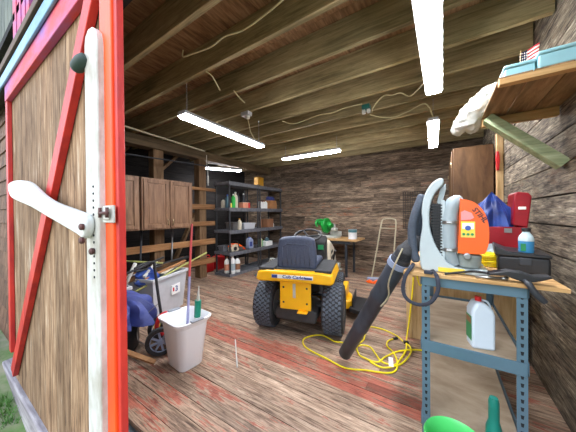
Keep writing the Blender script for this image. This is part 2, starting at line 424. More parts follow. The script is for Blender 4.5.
struct(MB().box((-3.9, .33, 2.32), (-.87, .43, 2.34)).box((-3.9,.315,2.30),(-.87,.33,2.345)).build('trim_2', 'brown', bevel=.003), 'brown strip above the door track')
struct(MB().box((-3.9, .325, 2.21), (-.87, .338, 2.285)).build('trim_3', 'bluerail', bevel=.004), 'faded blue door track cover')
struct(MB().box((-3.9, .345, 2.245), (-.87, .365, 2.30)).build('track_gap_shade', 'greenblack'))  # dark strip painted as the shadow gap at the track, not a board
struct(MB().box((-5.2, .345, -.2), (-.9, .55, .042)).build('trim_6', 'sill', bevel=.01), 'weathered sill timber under the sliding door')
struct(MB().box((-2.2, .5, -.2), (XR+.1, .7, -.035)).build('trim_7', 'slate', bevel=.004))
# ceiling
mb = MB(); y = .46
while y < YB:
    y1 = min(y+1.22, YB+.04); x = -5.0
    while x < XR:
        x1 = min(x+2.44, XR+.04); mb.box((x, y, HC-.015), (x1-.003, y1-.003, HC), rv()); x = x1
    y = y1
struct(mb.build('ceiling', 'ply'), 'rough plywood deck above the joists')
struct(MB().box((-5.2, .4, HC+.001), (XR+.1, YB+.1, HC+.06)).build('ceiling_deck', 'dark'))
for i in range(11):
    yy = .935+.4125*i
    if i == 0: lab = 'nearest ceiling joist, dark rough timber above the door opening'
    o = MB().box((XL-.9, yy, HJ), (XR-.005, yy+.042, HC-.016), rv()).build('ceiling_joist', 'joist', bevel=.003, seg=1)
    struct(o); o['group'] = 'ceiling joists'
mbx = MB()
struct(MB().box((-4.16, YF, 2.36), (-3.94, YB, HJ-.001)).build('wall_plate_beam', 'joisty', bevel=.004))
struct(MB().box((-.0, .47, 2.30), (XR+.1, .6, 2.42)).build('header_beam', 'joist'))
# left framing
for i, (a, b) in enumerate(((.75, .92), (2.09, 2.26), (2.97, 3.13))):
    o = MB().box((-4.15, a, 0), (-3.99, b, 2.36), rv()).build('wall_post_beam', 'post', bevel=.006)
    struct(o); o['group'] = 'posts of the left wall'
for z0, z1, a, b in ((.66, .77, .7, 3.32), (.27, .38, .7, 3.32), (1.04, 1.13, .7, 3.32), (1.37, 1.47, .7, 3.32)):
    o = MB().box((-3.988, a, z0), (-3.948, b, z1), rv()).build('wall_rail_beam', 'rail', bevel=.004); struct(o); o['group'] = 'rails of the left wall'
struct(MB().box((-3.988, 2.6, 1.74), (-3.948, 3.34, 1.80), rv()).build('wall_rail_beam', 'rail', bevel=.004))
for a, b in (((-4.6, 1.0, 1.3), (-4.6, 2.0, 2.5)), ((-4.6, 2.0, 1.6), (-4.6, 2.9, 2.5)), ((-4.6,2.7,.1),(-4.6,3.3,1.3))):
    struct(MB().bar(a, b, .05, .1, (1,0,0), rv()).build('brace_beam', 'post'))
# ground outside
mb = MB(); n = 40
for i in range(n):
    for j in range(16):
        pass
def gz(x): 
    t = max(0, min(1, (-x-1.7)/1.8)); return -.16+.24*t*t*(3-2*t)
V = [[mb.bm.verts.new((-9+i*.3, -4+j*.3, gz(-9+i*.3)+.015*noise.noise(Vector((i*.7, j*.7, 0))))) for j in range(16)] for i in range(n)]
F = [mb.bm.faces.new((V[i][j], V[i+1][j], V[i+1][j+1], V[i][j+1])) for i in range(n-1) for j in range(15)]
mb._tag(F, None, 0, True)
struct(mb.build('ground', 'ground'), 'bare mossy ground outside the shed')
mb = MB()
for i in range(9000):
    x = R.uniform(-5.6, -1.5); y = .33-abs(R.gauss(0, .3)); 
    if noise.noise(Vector((x*2.2, y*2.2, 3))) < -.05 and x > -3.9: continue
    h = R.uniform(.03, .08)*(1.9 if x < -3.3 else .8); a = R.uniform(0, 2*PI); w = .004; lx, ly = R.gauss(0, .02), R.gauss(0, .02); z0 = gz(x)-.005
    v = [mb.bm.verts.new(p) for p in ((x-w*math.cos(a), y-w*math.sin(a), z0), (x+w*math.cos(a), y+w*math.sin(a), z0), (x+lx, y+ly, z0+h))]
    mb._tag([mb.bm.faces.new(v)])
o = mb.build('grass', 'grass'); o['kind'] = 'stuff'; tag(o, 'green grass growing along the front of the shed', 'grass')

# ------------------------------------------------------------------ sliding door
dr = bpy.data.objects.new('door_1', None); COL.objects.link(dr); dr['kind'] = 'structure'; dr['label'] = 'sliding barn door of weathered boards with red trim, slid to the left'
dr.location = (0, .37, 0)
mb = MB(); x = -2.71
while x < -1.03:
    w = R.choice((.10, .12, .135)); x1 = min(x+w, -1.03); mb.box((x, 0, .05), (x1-.003, .026, 2.25), rv()); x = x1
mb.build('board_panel', 'door', dr, bevel=.002, seg=1)
MB().box((-2.72, -.025, .25), (-2.655, -.001, 2.11)).build('far_stile', 'red', dr, bevel=.003)
MB().box((-.992, -.03, -.12), (-.905, .010, 2.6)).build('near_stile', 'orange', dr, bevel=.004)
MB().box((-.904, -.022, -.12), (-.882, .000, 2.6)).build('door_edge', 'red', dr, bevel=.003)
MB().box((-1.022, -.02, -.1), (-.993, -.001, 2.6)).build('inner_stile', 'red', dr, bevel=.003)
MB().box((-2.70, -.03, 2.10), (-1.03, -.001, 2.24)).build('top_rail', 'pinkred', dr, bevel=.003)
MB().bar((-1.045, -.016, 2.12), (-2.60, -.016, .13), .08, .028, (0,1,0)).build('diagonal_brace', 'red', dr, bevel=.003)
la = MB().box((-.965, -.038, 1.228), (-.88, -.031, 1.285)).box((-.945, -.044, 1.238), (-.90, -.039, 1.275)).build('door_latch', 'whitechip', dr, bevel=.003)
MB().tube([(-.952, -.05, 1.26), (-.89, -.05, 1.26)], .005, 8).tube([(-.948, -.05, 1.245), (-.948, -.05, 1.278)], .005, 8).tube([(-.893, -.05, 1.245), (-.893, -.05, 1.278)], .005, 8).build('latch_bolt', 'rust', la)

# white lever: upright holed board with a paddle arm
lv = thing('wooden_lever', 'white painted wooden lever with paddle arm and holed upright, fixed to barn door', 'lever', (-1.02, .345, 0))
up = [(-.06,-.05),(.055,-.05),(.062,1.84),(.05,1.875),(.02,1.90),(-.015,1.905),(-.04,1.89),(-.05,1.86)]
u = MB().prism(up, -.024, 0).build('upright_board', 'whitechip', lv, bevel=.004)
mb = MB()
for k in range(14): mb.tube([(.018, -.0262, 1.04+k*.024), (.018, -.0242, 1.04+k*.024)], .0042, 8)
mb.build('hole_row', 'slot', u)
poly = spline([(x, z, 0) for x, z in ((-1.255, 1.447), (-1.16, 1.464), (-0.95, 1.454), (-0.767, 1.43), (-0.644, 1.395), (-0.516, 1.353), (-0.357, 1.314), (-0.194, 1.288), (-0.047, 1.266), (0.02, 1.25), (0.03, 1.21), (0.0, 1.175), (-0.05, 1.185), (-0.223, 1.216), (-0.437, 1.253), (-0.71, 1.301), (-1.02, 1.343), (-1.20, 1.38))], 3, True)
MB().prism([(p.x, p.y) for p in poly], -.052, -.0245).build('paddle_arm', 'white', lv, bevel=.008, seg=3)
for z in (1.215, 1.17, 1.13): MB().lathe([(.011,0),(.012,-.008),(.007,-.012)], (.018, -.0265 if z < 1.16 else -.0525, z), 10, axis='y').build('bolt', 'rust', lv)
kb = spline([(-.035,-.02,1.815),(-.055,-.03,1.80),(-.075,-.035,1.79),(-.095,-.035,1.79)], 4)
MB().tube(kb, [.018,.021,.023,.024,.024,.023,.023,.022,.022,.021,.019,.015,.009], 12).build('grip_knob', 'greenblack', lv)

# ------------------------------------------------------------------ lights
def light(loc, rz, L, label, w=.13, chain=.3):
    t = thing('fluorescent_light', label, 'light', loc, rz, None)
    MB().prism([(-w/2,0),(w/2,0),(w/2-.015,.035),(-w/2+.015,.035)], 0, L).build('light_housing', 'fixture', t, bevel=.003)
    MB().prism([(-w/2+.008,-.001),(-w/2+.016,-.022),(w/2-.016,-.022),(w/2-.008,-.001)], .012, L-.012).build('light_diffuser', 'tube', t, bevel=.006)
    for yy in (.06, L-.06):
        mb = MB()
        k = int(chain/.025)
        for i in range(k):
            a = (i % 2)*PI/2; z = .035+.0125+i*.025
            ring = [(math.cos(q)*.006*math.cos(a), yy+math.cos(q)*.006*math.sin(a), z+math.sin(q)*.016) for q in [2*PI*j/8 for j in range(8)]]
            mb.tube(ring, .0015, 5, True)
        mb.build('hanging_chain', 'steel', t)
    return t
light((-2.04, 1.33, 2.2), math.radians(2), 1.24, 'long hanging fluorescent strip light on the left, running from door towards shelves', chain=.31)
light((-.05, 1.1, 2.28), math.radians(-.5), 1.27, 'nearest big fluorescent strip light, cut off by top edge of photo', .13, chain=.23)
light((-.06, 3.08, 2.28), math.radians(1.2), 1.2, 'short-looking strip light hanging in line behind the nearest big one', .125, chain=.23)
light((-1.37, 3.72, 2.3), math.radians(84+180-174+0), 1.13, 'strip light running crosswise in front of the back wall', .12, chain=.21)
light((-4.45, 3.45, 2.32), math.radians(-29), .85, 'small dim strip light in the far left corner above the shelves', .12, chain=.19)

# cables and boxes on the joists
def cable(pts, label, m='wire', r=.006):
    return tag(MB().tube(spline(pts, 5), r, 6).build('ceiling_cable', m), label, 'cable')
cable([(-1.76,1.17,2.60),(-1.75,1.16,2.54),(-1.66,1.15,2.512),(-1.44,1.18,2.505),(-1.28,1.17,2.51),(-1.12,1.2,2.51),(-.89,1.18,2.51),(-.77,1.16,2.51),(-.5,1.12,2.51)], 'cream cable stapled under the nearest joists, top centre')
cable([(-1.77,2.618,2.50),(-1.68,2.74,2.48),(-1.5,2.75,2.49),(-1.27,2.72,2.50),(-1.1,2.71,2.48),(-.93,2.69,2.49),(-.735,2.7,2.49)], 'cream cable sagging from the teal junction box towards the left')
cable([(-.68,2.92,2.46),(-.62,2.78,2.47),(-.50,2.665,2.5),(-.42,2.68,2.49),(-.34,2.698,2.50),(-.25,2.76,2.47),(-.1,2.5,2.46),(-.03,2.3,2.36)], 'wavy cream cable from teal box to the nearest strip light')
cable([(-.71,2.95,2.45),(-.6,3.12,2.45),(-.46,3.16,2.44),(-.3,3.08,2.44),(-.13,2.97,2.44),(-.06,3.12,2.33)], 'lower cream cable from teal box to the second strip light')
cable([(-1.72,1.36,2.51),(-1.69,1.40,2.48),(-1.70,1.46,2.44),(-1.70,1.50,2.40)], 'short cream cable end dangling over the left strip light')
cable([(-1.75,1.72,2.51),(-1.74,1.8,2.46),(-1.72,1.85,2.43)], 'shortest cream cable end dangling beside second joist')
cable([(-2.01,2.2,2.48),(-2.02,2.24,2.40),(-2.04,2.30,2.31),(-2.05,2.40,2.24)], 'cream lead dropping from white junction box to left strip light')
jb = thing('junction_box', 'white junction box under a joist above left strip light', 'junction box', (-2.01, 2.19, 2.47))
MB().box((-.06,-.04,.0),(.06,.04,.05)).build('box_body', 'fixture', jb, bevel=.006); MB().lathe([(.03,0),(.026,-.03),(.012,-.035)], (.02,0,0), 12).build('outlet', 'white', jb)
jb = thing('junction_box', 'teal junction box with cream plugs in the middle of the ceiling', 'junction box', (-.72, 2.83, 2.47))
MB().box((-.045,-.045,.0),(.045,.045,.05)).build('box_body', 'junction', jb, bevel=.005)
for dx in (-.03, .025): MB().box((dx-.018,-.02,-.045),(dx+.018,.02,-.001)).build('plug', 'white', jb, bevel=.005)
o = MB().tube([(-3.58, .9, 2.492), (-3.58, 2.78, 2.41)], .014, 10).tube([(-3.58, 2.03, 2.443), (-3.58, 2.06, 2.442)], .018, 10).build('hanging_pipe', 'pipe'); tag(o, 'long pale pipe slung under the joists over the wall cabinets', 'pipe')
o = MB().tube([(-3.58, .9, 2.07), (-3.58, 2.85, 2.15)], .011, 10).build('hanging_rod', 'darkgrey'); tag(o, 'thin dark rod running just above the wall cabinets', 'rod')
o = MB().tube(spline([(-3.62,2.86,2.36),(-3.62,2.86,2.2),(-3.61,2.87,2.12),(-3.6,2.87,1.95),(-3.61,2.88,1.8)],4), .006, 8).tube([(-3.6,2.87,1.98),(-3.6,2.87,1.84)], .014, 8).build('hanging_chain', 'white'); tag(o, 'white chain hook hanging from the post top beside cabinet', 'chain')

# ------------------------------------------------------------------ wall cabinets
def cabinet(y0, y1, label):
    t = thing('wall_cabinet', label, 'cabinet', (-3.62, y0, 1.04)); W = y1-y0; H = .775
    MB().box((-.32, 0, 0), (-.021, W, H)).build('cabinet_body', 'cab', t, bevel=.003)
    MB().box((-.02,0,0),(0,.035,H)).box((-.02,W-.035,0),(0,W,H)).box((-.02,.036,0),(0,W-.036,.035)).box((-.02,.036,H-.035),(0,W-.036,H)).box((-.02,W/2-.02,.036),(0,W/2+.02,H-.036)).build('face_frame', 'cab', t, bevel=.002)
    for k, (a, b) in enumerate(((.022, W/2-.008), (W/2+.008, W-.022))):
        mb = MB(); f = .055
        mb.box((.001,a,.02),(.02,a+f,H-.02)).box((.001,b-f,.02),(.02,b,H-.02)).box((.001,a+f,.02),(.02,b-f,.02+f)).box((.001,a+f,H-.02-f),(.02,b-f,H-.02)).box((.001,a+f,.02+f),(.008,b-f,H-.02-f)).box((.001,a+f+.02,.04+f),(.014,b-f-.02,H-.04-f))
        d = mb.build('cabinet_door', 'cab', t, bevel=.004)
        yy = b-.03 if k == 0 else a+.03
        MB().tube(spline([(.021,yy,.06),(.045,yy,.075),(.05,yy,.105),(.045,yy,.135),(.021,yy,.15)],3), .007, 8).build('cabinet_handle', 'brass', d)
    return t
cabinet(1.72, 2.55, 'brown two-door wall cabinet in full view, bracket handles at the bottom')
cabinet(.86, 1.69, 'brown wall cabinet nearest the door, mostly hidden by the orange door edge')

# ------------------------------------------------------------------ resin shelving
LV = (.05, .49, .94, 1.40, 1.93)
def shelving(loc, W, label):
    t = thing('shelving_unit', label, 'shelf', loc, 0, 'black resin shelving against the left wall'); D = .47
    for z in LV:
        mb = MB(); mb.box((-D, 0, z-.055), (0, W, z-.02)); 
        for k in range(9): mb.box((-D+.01, .02+k*(W-.04)/8-.01, z-.0199), (-.01, .02+k*(W-.04)/8+.012, z-.012))
        mb.box((-.02,0,z-.0199),(0,W,z)).box((.0005,0,z-.075),(.008,W,z+.002)).box((-D,0,z-.0199),(-D+.02,W,z)).box((-D+.021,0,z-.0199),(-.021,.02,z)).box((-D+.021,W-.02,z-.0199),(-.021,W,z))
        mb.build('shelf_board', 'shelfpl', t, bevel=.004)
    for sx in (-D+.035, -.035):
        for sy in (.035, W-.035):
            mb = MB()
            for a, b in zip((0,)+LV, LV): mb.lathe([(.024,a+.0001 if a == 0 else a+.0001),(.019,a+.03),(.019,b-.08),(.024,b-.056)], (sx, sy, 0), 10)
            mb.lathe([(.018,LV[-1]+.0001),(.014,LV[-1]+.03)], (sx,sy,0), 10)
            mb.build('shelf_post', 'shelfpost', t)
    return t
S1 = shelving((-3.545, 3.34, 0), .95, 'black resin shelving unit nearer the wall post, holding chainsaw and bottles')
S2 = shelving((-3.545, 4.30, 0), .92, 'black resin shelving unit in the back left corner, holding cardboard boxes')

# goods for the shelves
def bottle(name, x, y, z, r, h, body, cap, label, cat='bottle', sx=1, neck=.35, band=None):
    t = thing(name, label, cat, (x, y, z)); t.scale = (1.25,)*3 if x < -3.3 else (1,)*3
    o = MB().lathe([(r*.93,0),(r,h*.03),(r,h*.66),(r*.85,h*.76),(r*neck,h*.86),(r*neck,h*.9)], n=16, sx=sx).build('bottle_body', body, t)
    MB().lathe([(r*neck*1.25,h*.9),(r*neck*1.25,h*.99),(r*neck*.9,h)], n=12).build('bottle_cap', cap, t)
    if band: MB().lathe([(r*1.02,h*.18),(r*1.02,h*.55)], n=16, sx=sx).build('bottle_label', band, t)
    return t
def can(name, x, y, z, r, h, body, top, label, cat='can'):
    t = thing(name, label, cat, (x, y, z))
    MB().lathe([(r,0),(r*1.02,.004),(r,.008),(r,h-.006),(r*1.02,h-.002),(r*.96,h)], n=20).build('can_body', body, t)
    MB().lathe([(r*.94,h+.0005),(r*.94,h+.006),(r*.4,h+.008)], n=20).build('can_lid', top, t)
    return t
def cbox(name, x, y, z, sx, sy, sz, m, label, cat='box', rz=0, flap='card', group=None):
    t = thing(name, label, cat, (x, y, z), rz, group); t.scale = (1.12, 1.0, 1.25 if z < 1.45 else 1.1)
    MB().box((-sx/2,-sy/2,0),(sx/2,sy/2,sz-.004)).build('box_body', m, t, bevel=.004)
    MB().box((-sx/2+.002,-sy/2+.002,sz-.0035),(sx/2-.002,-.003,sz)).box((-sx/2+.002,.003,sz-.0035),(sx/2-.002,sy/2-.002,sz)).build('box_flap', flap, t)
    return t
M['bottlegreen'] = mat('bottle_green', (40,180,70), .4); M['amber'] = mat('amber_plastic', (150,104,74), .5); M['cream'] = mat('cream_plastic', (214,204,182), .5)
M['tealgrey'] = mat('teal_grey_plastic', (76,112,124), .5); M['blueplain'] = mat('blue_plastic', (58,88,170), .4); M['pinkpl'] = mat('salmon_pink', (222,150,120), .5)
z3, z2, z1, z0 = LV[3], LV[2], LV[1], LV[0]
bottle('spray_can', -3.60, 3.50, z3, .035, .23, 'bottlegreen', 'white', 'green spray can at the near end of upper shelf', 'spray can')
bottle('spray_bottle', -3.64, 3.60, z3, .042, .27, 'cream', 'white', 'cream trigger spray bottle beside the green spray can')
can('paint_tin', -3.62, 3.44, z3, .03, .09, 'label', 'white', 'little yellow tin at the near front corner of upper shelf')
bottle('squeeze_bottle', -3.72, 3.45, z3, .035, .22, 'tealgrey', 'blueplain', 'slim teal bottle behind the yellow tin, upper shelf')
bottle('squeeze_bottle', -3.85, 3.46, z3, .04, .16, 'cream', 'black', 'short cream bottle deep on the upper shelf beside rear post')
cbox('carton', -3.66, 3.84, z3, .16, .16, .10, 'pinkpl', 'salmon carton in the middle of the upper shelf', flap='cream')
can('paint_can', -3.62, 3.97, z3, .045, .12, 'redcap', 'cream', 'red can beside the salmon carton, upper shelf')
bottle('glass_bottle', -3.74, 3.78, z3, .03, .26, 'darkgrey', 'black', 'tall dark bottle behind the salmon carton')
bottle('glass_bottle', -3.74, 3.95, z3, .03, .27, 'darkgrey', 'white', 'tall dark bottle with white cap behind red can')
for k, yy in enumerate((4.42, 4.51, 4.60)):
    bottle('white_bottle', -3.62, yy, z3, .036, .15+.015*(k == 2), 'labelw', 'amber', ('white bottle nearest the middle post on corner unit upper shelf', 'middle one of three white bottles on corner unit upper shelf', 'white bottle touching the cardboard boxes on corner unit')[k], 'bottle')
bottle('glass_bottle', -3.62, 4.36, z3, .022, .16, 'labelw', 'redcap', 'thin white bottle hard against the middle shelf post')
cbox('cardboard_box', -3.68, 4.84, z3, .22, .30, .11, 'card', 'lower cardboard box on upper shelf of corner unit')
cbox('cardboard_box', -3.68, 4.86, z3+.112, .2, .27, .09, 'card', 'cardboard box lying on top of another, corner unit', rz=.05)
o = MB().blob((0,0,.05),(.1,.12,.065),.5,2.5,4,3).build('cloth_bag', 'tarp', loc=(-3.68, 5.02, z3+.20)); o.location = (-3.7, 4.9, z3+.204); tag(o, 'crumpled navy bag on top of the cardboard boxes', 'bag')
cbox('yellow_case', -3.68, 4.42, LV[4], .12, .2, .2, 'gold', 'amber yellow case standing on very top of shelving', 'case', flap='gold')
# middle shelf
def bin_(name, x, y, z, sx, sy, sz, m, label):
    t = thing(name, label, 'storage bin', (x, y, z)); a = .86
    mb = MB(); A = [(-1,-1),(1,-1),(1,1),(-1,1)]
    def ring(s, zz, inset=0): return [mb.bm.verts.new((p[0]*(sx/2*s-inset), p[1]*(sy/2*s-inset), zz)) for p in A]
    r0 = ring(a,0); r1 = ring(1,sz); r2 = ring(1,sz,.008); r3 = ring(a,.006,.008); F=[mb.bm.faces.new(r0[::-1])]
    for P, Q in ((r0,r1),(r1,r2),(r2,r3)):
        for k in range(4): F.append(mb.bm.faces.new((P[k],P[(k+1)%4],Q[(k+1)%4],Q[k])))
    F.append(mb.bm.faces.new(r3)); mb._tag(F); mb.build('bin_body', m, t)
    o = MB().box((-sx/2-.01,-sy/2-.01,sz-.02),(-sx/2-.0005,sy/2+.01,sz)).box((sx/2+.0005,-sy/2-.01,sz-.02),(sx/2+.01,sy/2+.01,sz)).box((-sx/2,-sy/2-.01,sz-.02),(sx/2,-sy/2-.0005,sz)).box((-sx/2,sy/2+.0005,sz-.02),(sx/2,sy/2+.01,sz)).build('bin_rim', m, t)
    return t
bin_('storage_bin', -3.70, 3.58, z2, .22, .2, .16, 'greymetal', 'grey bin at the near end of the middle shelf')
bottle('white_bottle', -3.585, 3.66, z2, .034, .19, 'cream', 'gold', 'cream bottle with gold cap in front of the grey bins')
bin_('storage_bin', -3.68, 3.97, z2, .22, .38, .13, 'tote', 'long low frosted bin beside cream bottle, middle shelf')
cbox('wooden_crate', -3.66, 4.70, z2, .2, .24, .17, 'amber', 'reddish brown box on the middle shelf of corner unit', flap='black')
bottle('white_bottle', -3.58, 4.36, z2, .018, .2, 'amber', 'white', 'thin amber bottle by the middle post, middle shelf')
bottle('white_bottle', -3.58, 4.845, z2, .02, .09, 'labelw', 'white', 'tiny white bottle beside the reddish brown box')
# lower shelf: chainsaw, jugs
cs = thing('chainsaw', 'orange and white chainsaw lying on lower shelf of nearer unit', 'chainsaw', (-3.66, 3.62, z1), PI/2)
MB().prism([(-.16,0),(.02,0),(.04,.05),(.02,.12),(-.05,.16),(-.15,.14),(-.18,.06)], -.06, .06).build('engine_cover', 'cream', cs, bevel=.012, seg=3)
MB().prism([(-.2,.10),(-.1,.165),(.04,.15),(.16,.08),(.24,.02),(.24,.0),(.16,.02),(.05,.1),(-.04,.12),(-.14,.115)], -.05, .05).build('top_housing', 'orangepl', cs, bevel=.006)
MB().tube(spline([(.0,-.09,.06),(-.02,-.08,.18),(-.02,0,.21),(-.02,.08,.18),(0,.08,.06)],5), .009, 8).build('front_handle', 'black', cs)
MB().box((.04,-.07,.02),(.14,-.06,.08)).build('guide_bar', 'greymetal', cs)
MB().lathe([(.04,0),(.04,-.012)], (-.08,-.061,.06), 16, axis='y').build('starter_cap', 'black', cs)
def jug(x, y, z, w, d, h, m, capm, label, rz=0, bands=()):
    t = thing('plastic_jug', label, 'jug', (x, y, z), rz)
    prof = [(-w/2,0),(w/2,0),(w/2,h*.68),(w*.42,h*.78),(w*.12,h*.9),(-w*.2,h*.92),(-w*.3,h*.9),(-w/2,h*.74)]
    MB().prism(prof, -d/2, d/2).build('jug_body', m, t, bevel=min(w, d)*.16, seg=3)
    MB().lathe([(w*.14,h*.9),(w*.14,h),(w*.1,h)], (-w*.1,0,0), 12).build('jug_cap', capm, t)
    MB().tube(spline([(w*.06,0,h*.93),(w*.3,0,h*.9),(w*.42,0,h*.78)],4), w*.055, 8).build('jug_handle', m, t)
    for i, (x0,x1,a,b,mm) in enumerate(bands): MB().box((x0*w,-d/2-.002,a*h),(x1*w,-d/2-.0005,b*h)).build('jug_label', mm, t)
    return t
M['bluegrey'] = mat('blue_grey_jug', (150,164,190), .4)
jug(-3.63, 4.02, z1, .15, .1, .26, 'bluegrey', 'blueplain', 'blue grey jug standing next to the chainsaw', PI/2, ((-.35,.2,.2,.6,'blueink'),))
bottle('white_bottle', -3.59, 4.36, z1, .026, .2, 'cream', 'black', 'cream bottle by the middle post on lower shelf')
cbox('white_tub', -3.63, 4.62, z1, .18, .26, .09, 'labelw', 'white tub on the lower shelf of the corner unit', 'tub', flap='labelw')
can('paint_can', -3.68, 4.47, z1, .05, .16, 'bottlegreen', 'label', 'green can with yellow lid behind the lower shelf tub')
bottle('squeeze_bottle', -3.64, 4.66, z1+.091, .04, .09, 'tealgrey', 'clearblue', 'small teal bottle on top of the white tub')
bin_('storage_bin', -3.84, 3.46, z1, .16, .2, .12, 'shelfpl', 'dark grey bin at the rear of the lower shelf')
# bottom shelf
for k, (x, y) in enumerate(((-3.72, 3.42), (-3.60, 3.46), (-3.60, 3.60))):
    bottle('oil_bottle', x, y, z0, .045, (.27,.30,.26)[k], 'labelw', ('amber','white','black')[k], ('white oil bottle at the back of the bottom shelf', 'tallest white oil bottle at front of the bottom shelf', 'white oil bottle with brown label, bottom shelf, furthest along')[k], band=('pinkpl', 'hosegrey', 'amber')[k])
# engine parts by the corner unit
t = thing('small_engine', 'jumbled metal engine part on the floor before the corner shelves', 'engine', (-3.30, 4.42, 0))
MB().box((-.12,-.1,0),(.12,.12,.05)).build('engine_base', 'darkgrey', t, bevel=.01)
mb = MB()
for k in range(6): mb.box((-.09,-.06,.051+k*.022),(.07,.09,.063+k*.022))
mb.box((-.06,-.03,.051),(.04,.06,.19)).build('engine_fins', 'alu', t, bevel=.003)
MB().lathe([(.07,0),(.075,.03),(.05,.05)], (-.01,.01,.19), 16).build('engine_cap', 'alu', t)
MB().tube(spline([(.08,0,.1),(.14,-.02,.14),(.13,-.05,.2),(.05,-.06,.22)],4), .012, 8).build('fuel_pipe', 'black', t)
t = thing('scoop_shovel', 'blue and green plastic scoop on the floor beside tractor fender', 'scoop', (-3.03, 3.72, 0), math.radians(-25))
MB().prism([(-.13,.01),(.12,.01),(.15,.09),(.13,.10),(.10,.03),(-.13,.02)], -.11, .11).build('scoop_pan', 'blueplain', t, bevel=.004)
MB().tube([(.13,0,.09),(.26,0,.17)], .014, 10).build('scoop_handle', 'greenlab', t)
MB().box((-.15,-.11,.005),(-.131,.11,.022)).build('scoop_lip', 'greenlab', t, bevel=.003)
for k, (x, y, z) in enumerate(((-4.35, 3.42, 0), (-4.36, 3.75, 0))):
    t = thing('gas_can', ('red gas can behind the wall post beside the shelving', 'red gas can deeper behind the shelving')[k], 'gas can', (x, y, z))
    MB().box((-.1,-.12,0),(.1,.12,.3)).build('can_body', 'redcap', t, bevel=.03, seg=3)
    MB().tube(spline([(0,-.09,.29),(0,-.07,.35),(0,.05,.36),(0,.08,.29)],4), .013, 8).build('can_handle', 'redcap', t)
    MB().lathe([(.025,.3),(.025,.33)], (0,.1,0), 12).build('can_cap', 'black', t)

# ------------------------------------------------------------------ back workbench, saw, can
t = thing('workbench', 'low wooden-topped workbench with dark steel legs by the back wall', 'workbench', (-1.78, 4.78, 0))
MB().box((-.56,-.3,.715),(.44,.3,.745)).build('bench_top', 'pine', t, bevel=.003)
for x in (-.5,.22):
    for y in (-.25,.25): MB().box((x-.02,y-.02,0),(x+.02,y+.02,.66)).build('leg', 'darkgrey', t)
MB().box((-.54,-.28,.661),(.3,-.25,.714)).box((-.54,.25,.661),(.3,.28,.714)).build('apron', 'darkgrey', t)
t = thing('miter_saw', 'green and silver miter saw on the back workbench', 'saw', (-2.06, 4.75, .745), math.radians(-12)); t.scale = (1.3, 1.3, 1.3)
MB().lathe([(.15,0),(.15,.03),(.13,.04)], n=28).box((-.2,-.02,.0),(.2,.1,.035)).box((-.03,-.22,.005),(.03,-.1,.035)).build('saw_base', 'alu', t, bevel=.003)
MB().box((-.22,.05,.036),(-.03,.065,.11)).box((.03,.05,.036),(.24,.065,.11)).build('fence', 'alu', t, bevel=.003)
MB().lathe([(.11,-.02),(.125,-.015),(.125,.02),(.11,.03)], (.0,-.02,.2), 28, axis='x').build('blade_guard', 'green', t)
mb = MB(); mb.tube([(-.13,0,.25),(.10,0,.19)], [.055,.05], 16); mb.tube([(-.22,0,.26),(-.13,0,.25)], [.04,.055], 16); mb.build('motor', 'green', t)
MB().tube(spline([(-.03,-.1,.30),(-.05,-.2,.29),(-.05,-.24,.24),(-.03,-.22,.19)],4), .016, 10).build('saw_handle', 'green', t)
MB().prism([(.06,.04),(.12,.04),(.10,.22),(.05,.24)], .06, .1).build('pivot_arm', 'alu', t, bevel=.005)
MB().box((.12,-.06,.12),(.2,.02,.17)).build('clamp', 'alu', t, bevel=.01)
t = can('paint_can', -1.49, 4.72, .745, .085, .19, 'canw', 'tealcan', 'paint can with teal band standing on the back workbench')
MB().lathe([(.087,.135),(.087,.185)], n=20).build('can_band', 'tealcan', t)
# clutter under the bench
t = thing('drill_press_vise', 'grey metal machine part under the back workbench', 'machine part', (-1.75, 4.35, 0))
MB().box((-.16,-.1,0),(.14,.12,.1)).box((-.1,-.05,.101),(.06,.08,.3)).build('vise_body', 'darkgrey', t, bevel=.01)
MB().tube([(-.02,-.1,.2),(.2,-.1,.22)], .02, 10).build('vise_screw', 'alu', t)
MB().box((.05,-.09,.23),(.14,0,.32)).build('vise_jaw', 'alu', t, bevel=.01)
# wire grid on the back wall
mb = MB()
for k in range(10): mb.tube([(-.62+k*.042, YB-.02, .95), (-.62+k*.042, YB-.02, 1.68)], .004, 6)
for k in range(18): mb.tube([(-.63, YB-.03, .95+k*.043), (-.235, YB-.03, .95+k*.043)], .004, 6)
tag(mb.build('wire_grid_panel', 'black'), 'black wire grid panel hanging on the back wall', 'grid panel')
# tubular handle tool leaning by the back wall
t = thing('push_scraper', 'tubular U handled push tool with blue and orange base before back wall', 'push tool', (-.9, 4.5, 0))
MB().tube(spline([(-.17,-.02,.06),(-.10,.1,.55),(-.03,.2,1.08),(.03,.22,1.15),(.10,.22,1.16),(.17,.22,1.15),(.22,.2,1.08),(.20,.12,.6),(.19,.02,.1)],5), .013, 10).build('handle', 'pipe', t)
MB().tube([(-.05,.18,.98),(.22,.18,.98)], .009, 8).build('crossbar', 'pipe', t)
MB().bar((-.24,-.03,.05),(.3,.0,.08),.09,.05).build('base_bar', 'bluegrey', t, bevel=.008)
MB().prism([(-.20,.005),(-.05,.005),(.02,.05),(-.06,.07),(-.12,.03),(-.18,.06),(-.24,.03)], -.16, -.09).build('runner', 'orangepl', t, bevel=.006)
MB().tube(spline([(.2,-.02,.4),(.12,-.06,.3),(.06,-.08,.15),(.1,-.06,.05)],5), .006, 8).build('cable_loop', 'pipe', t)

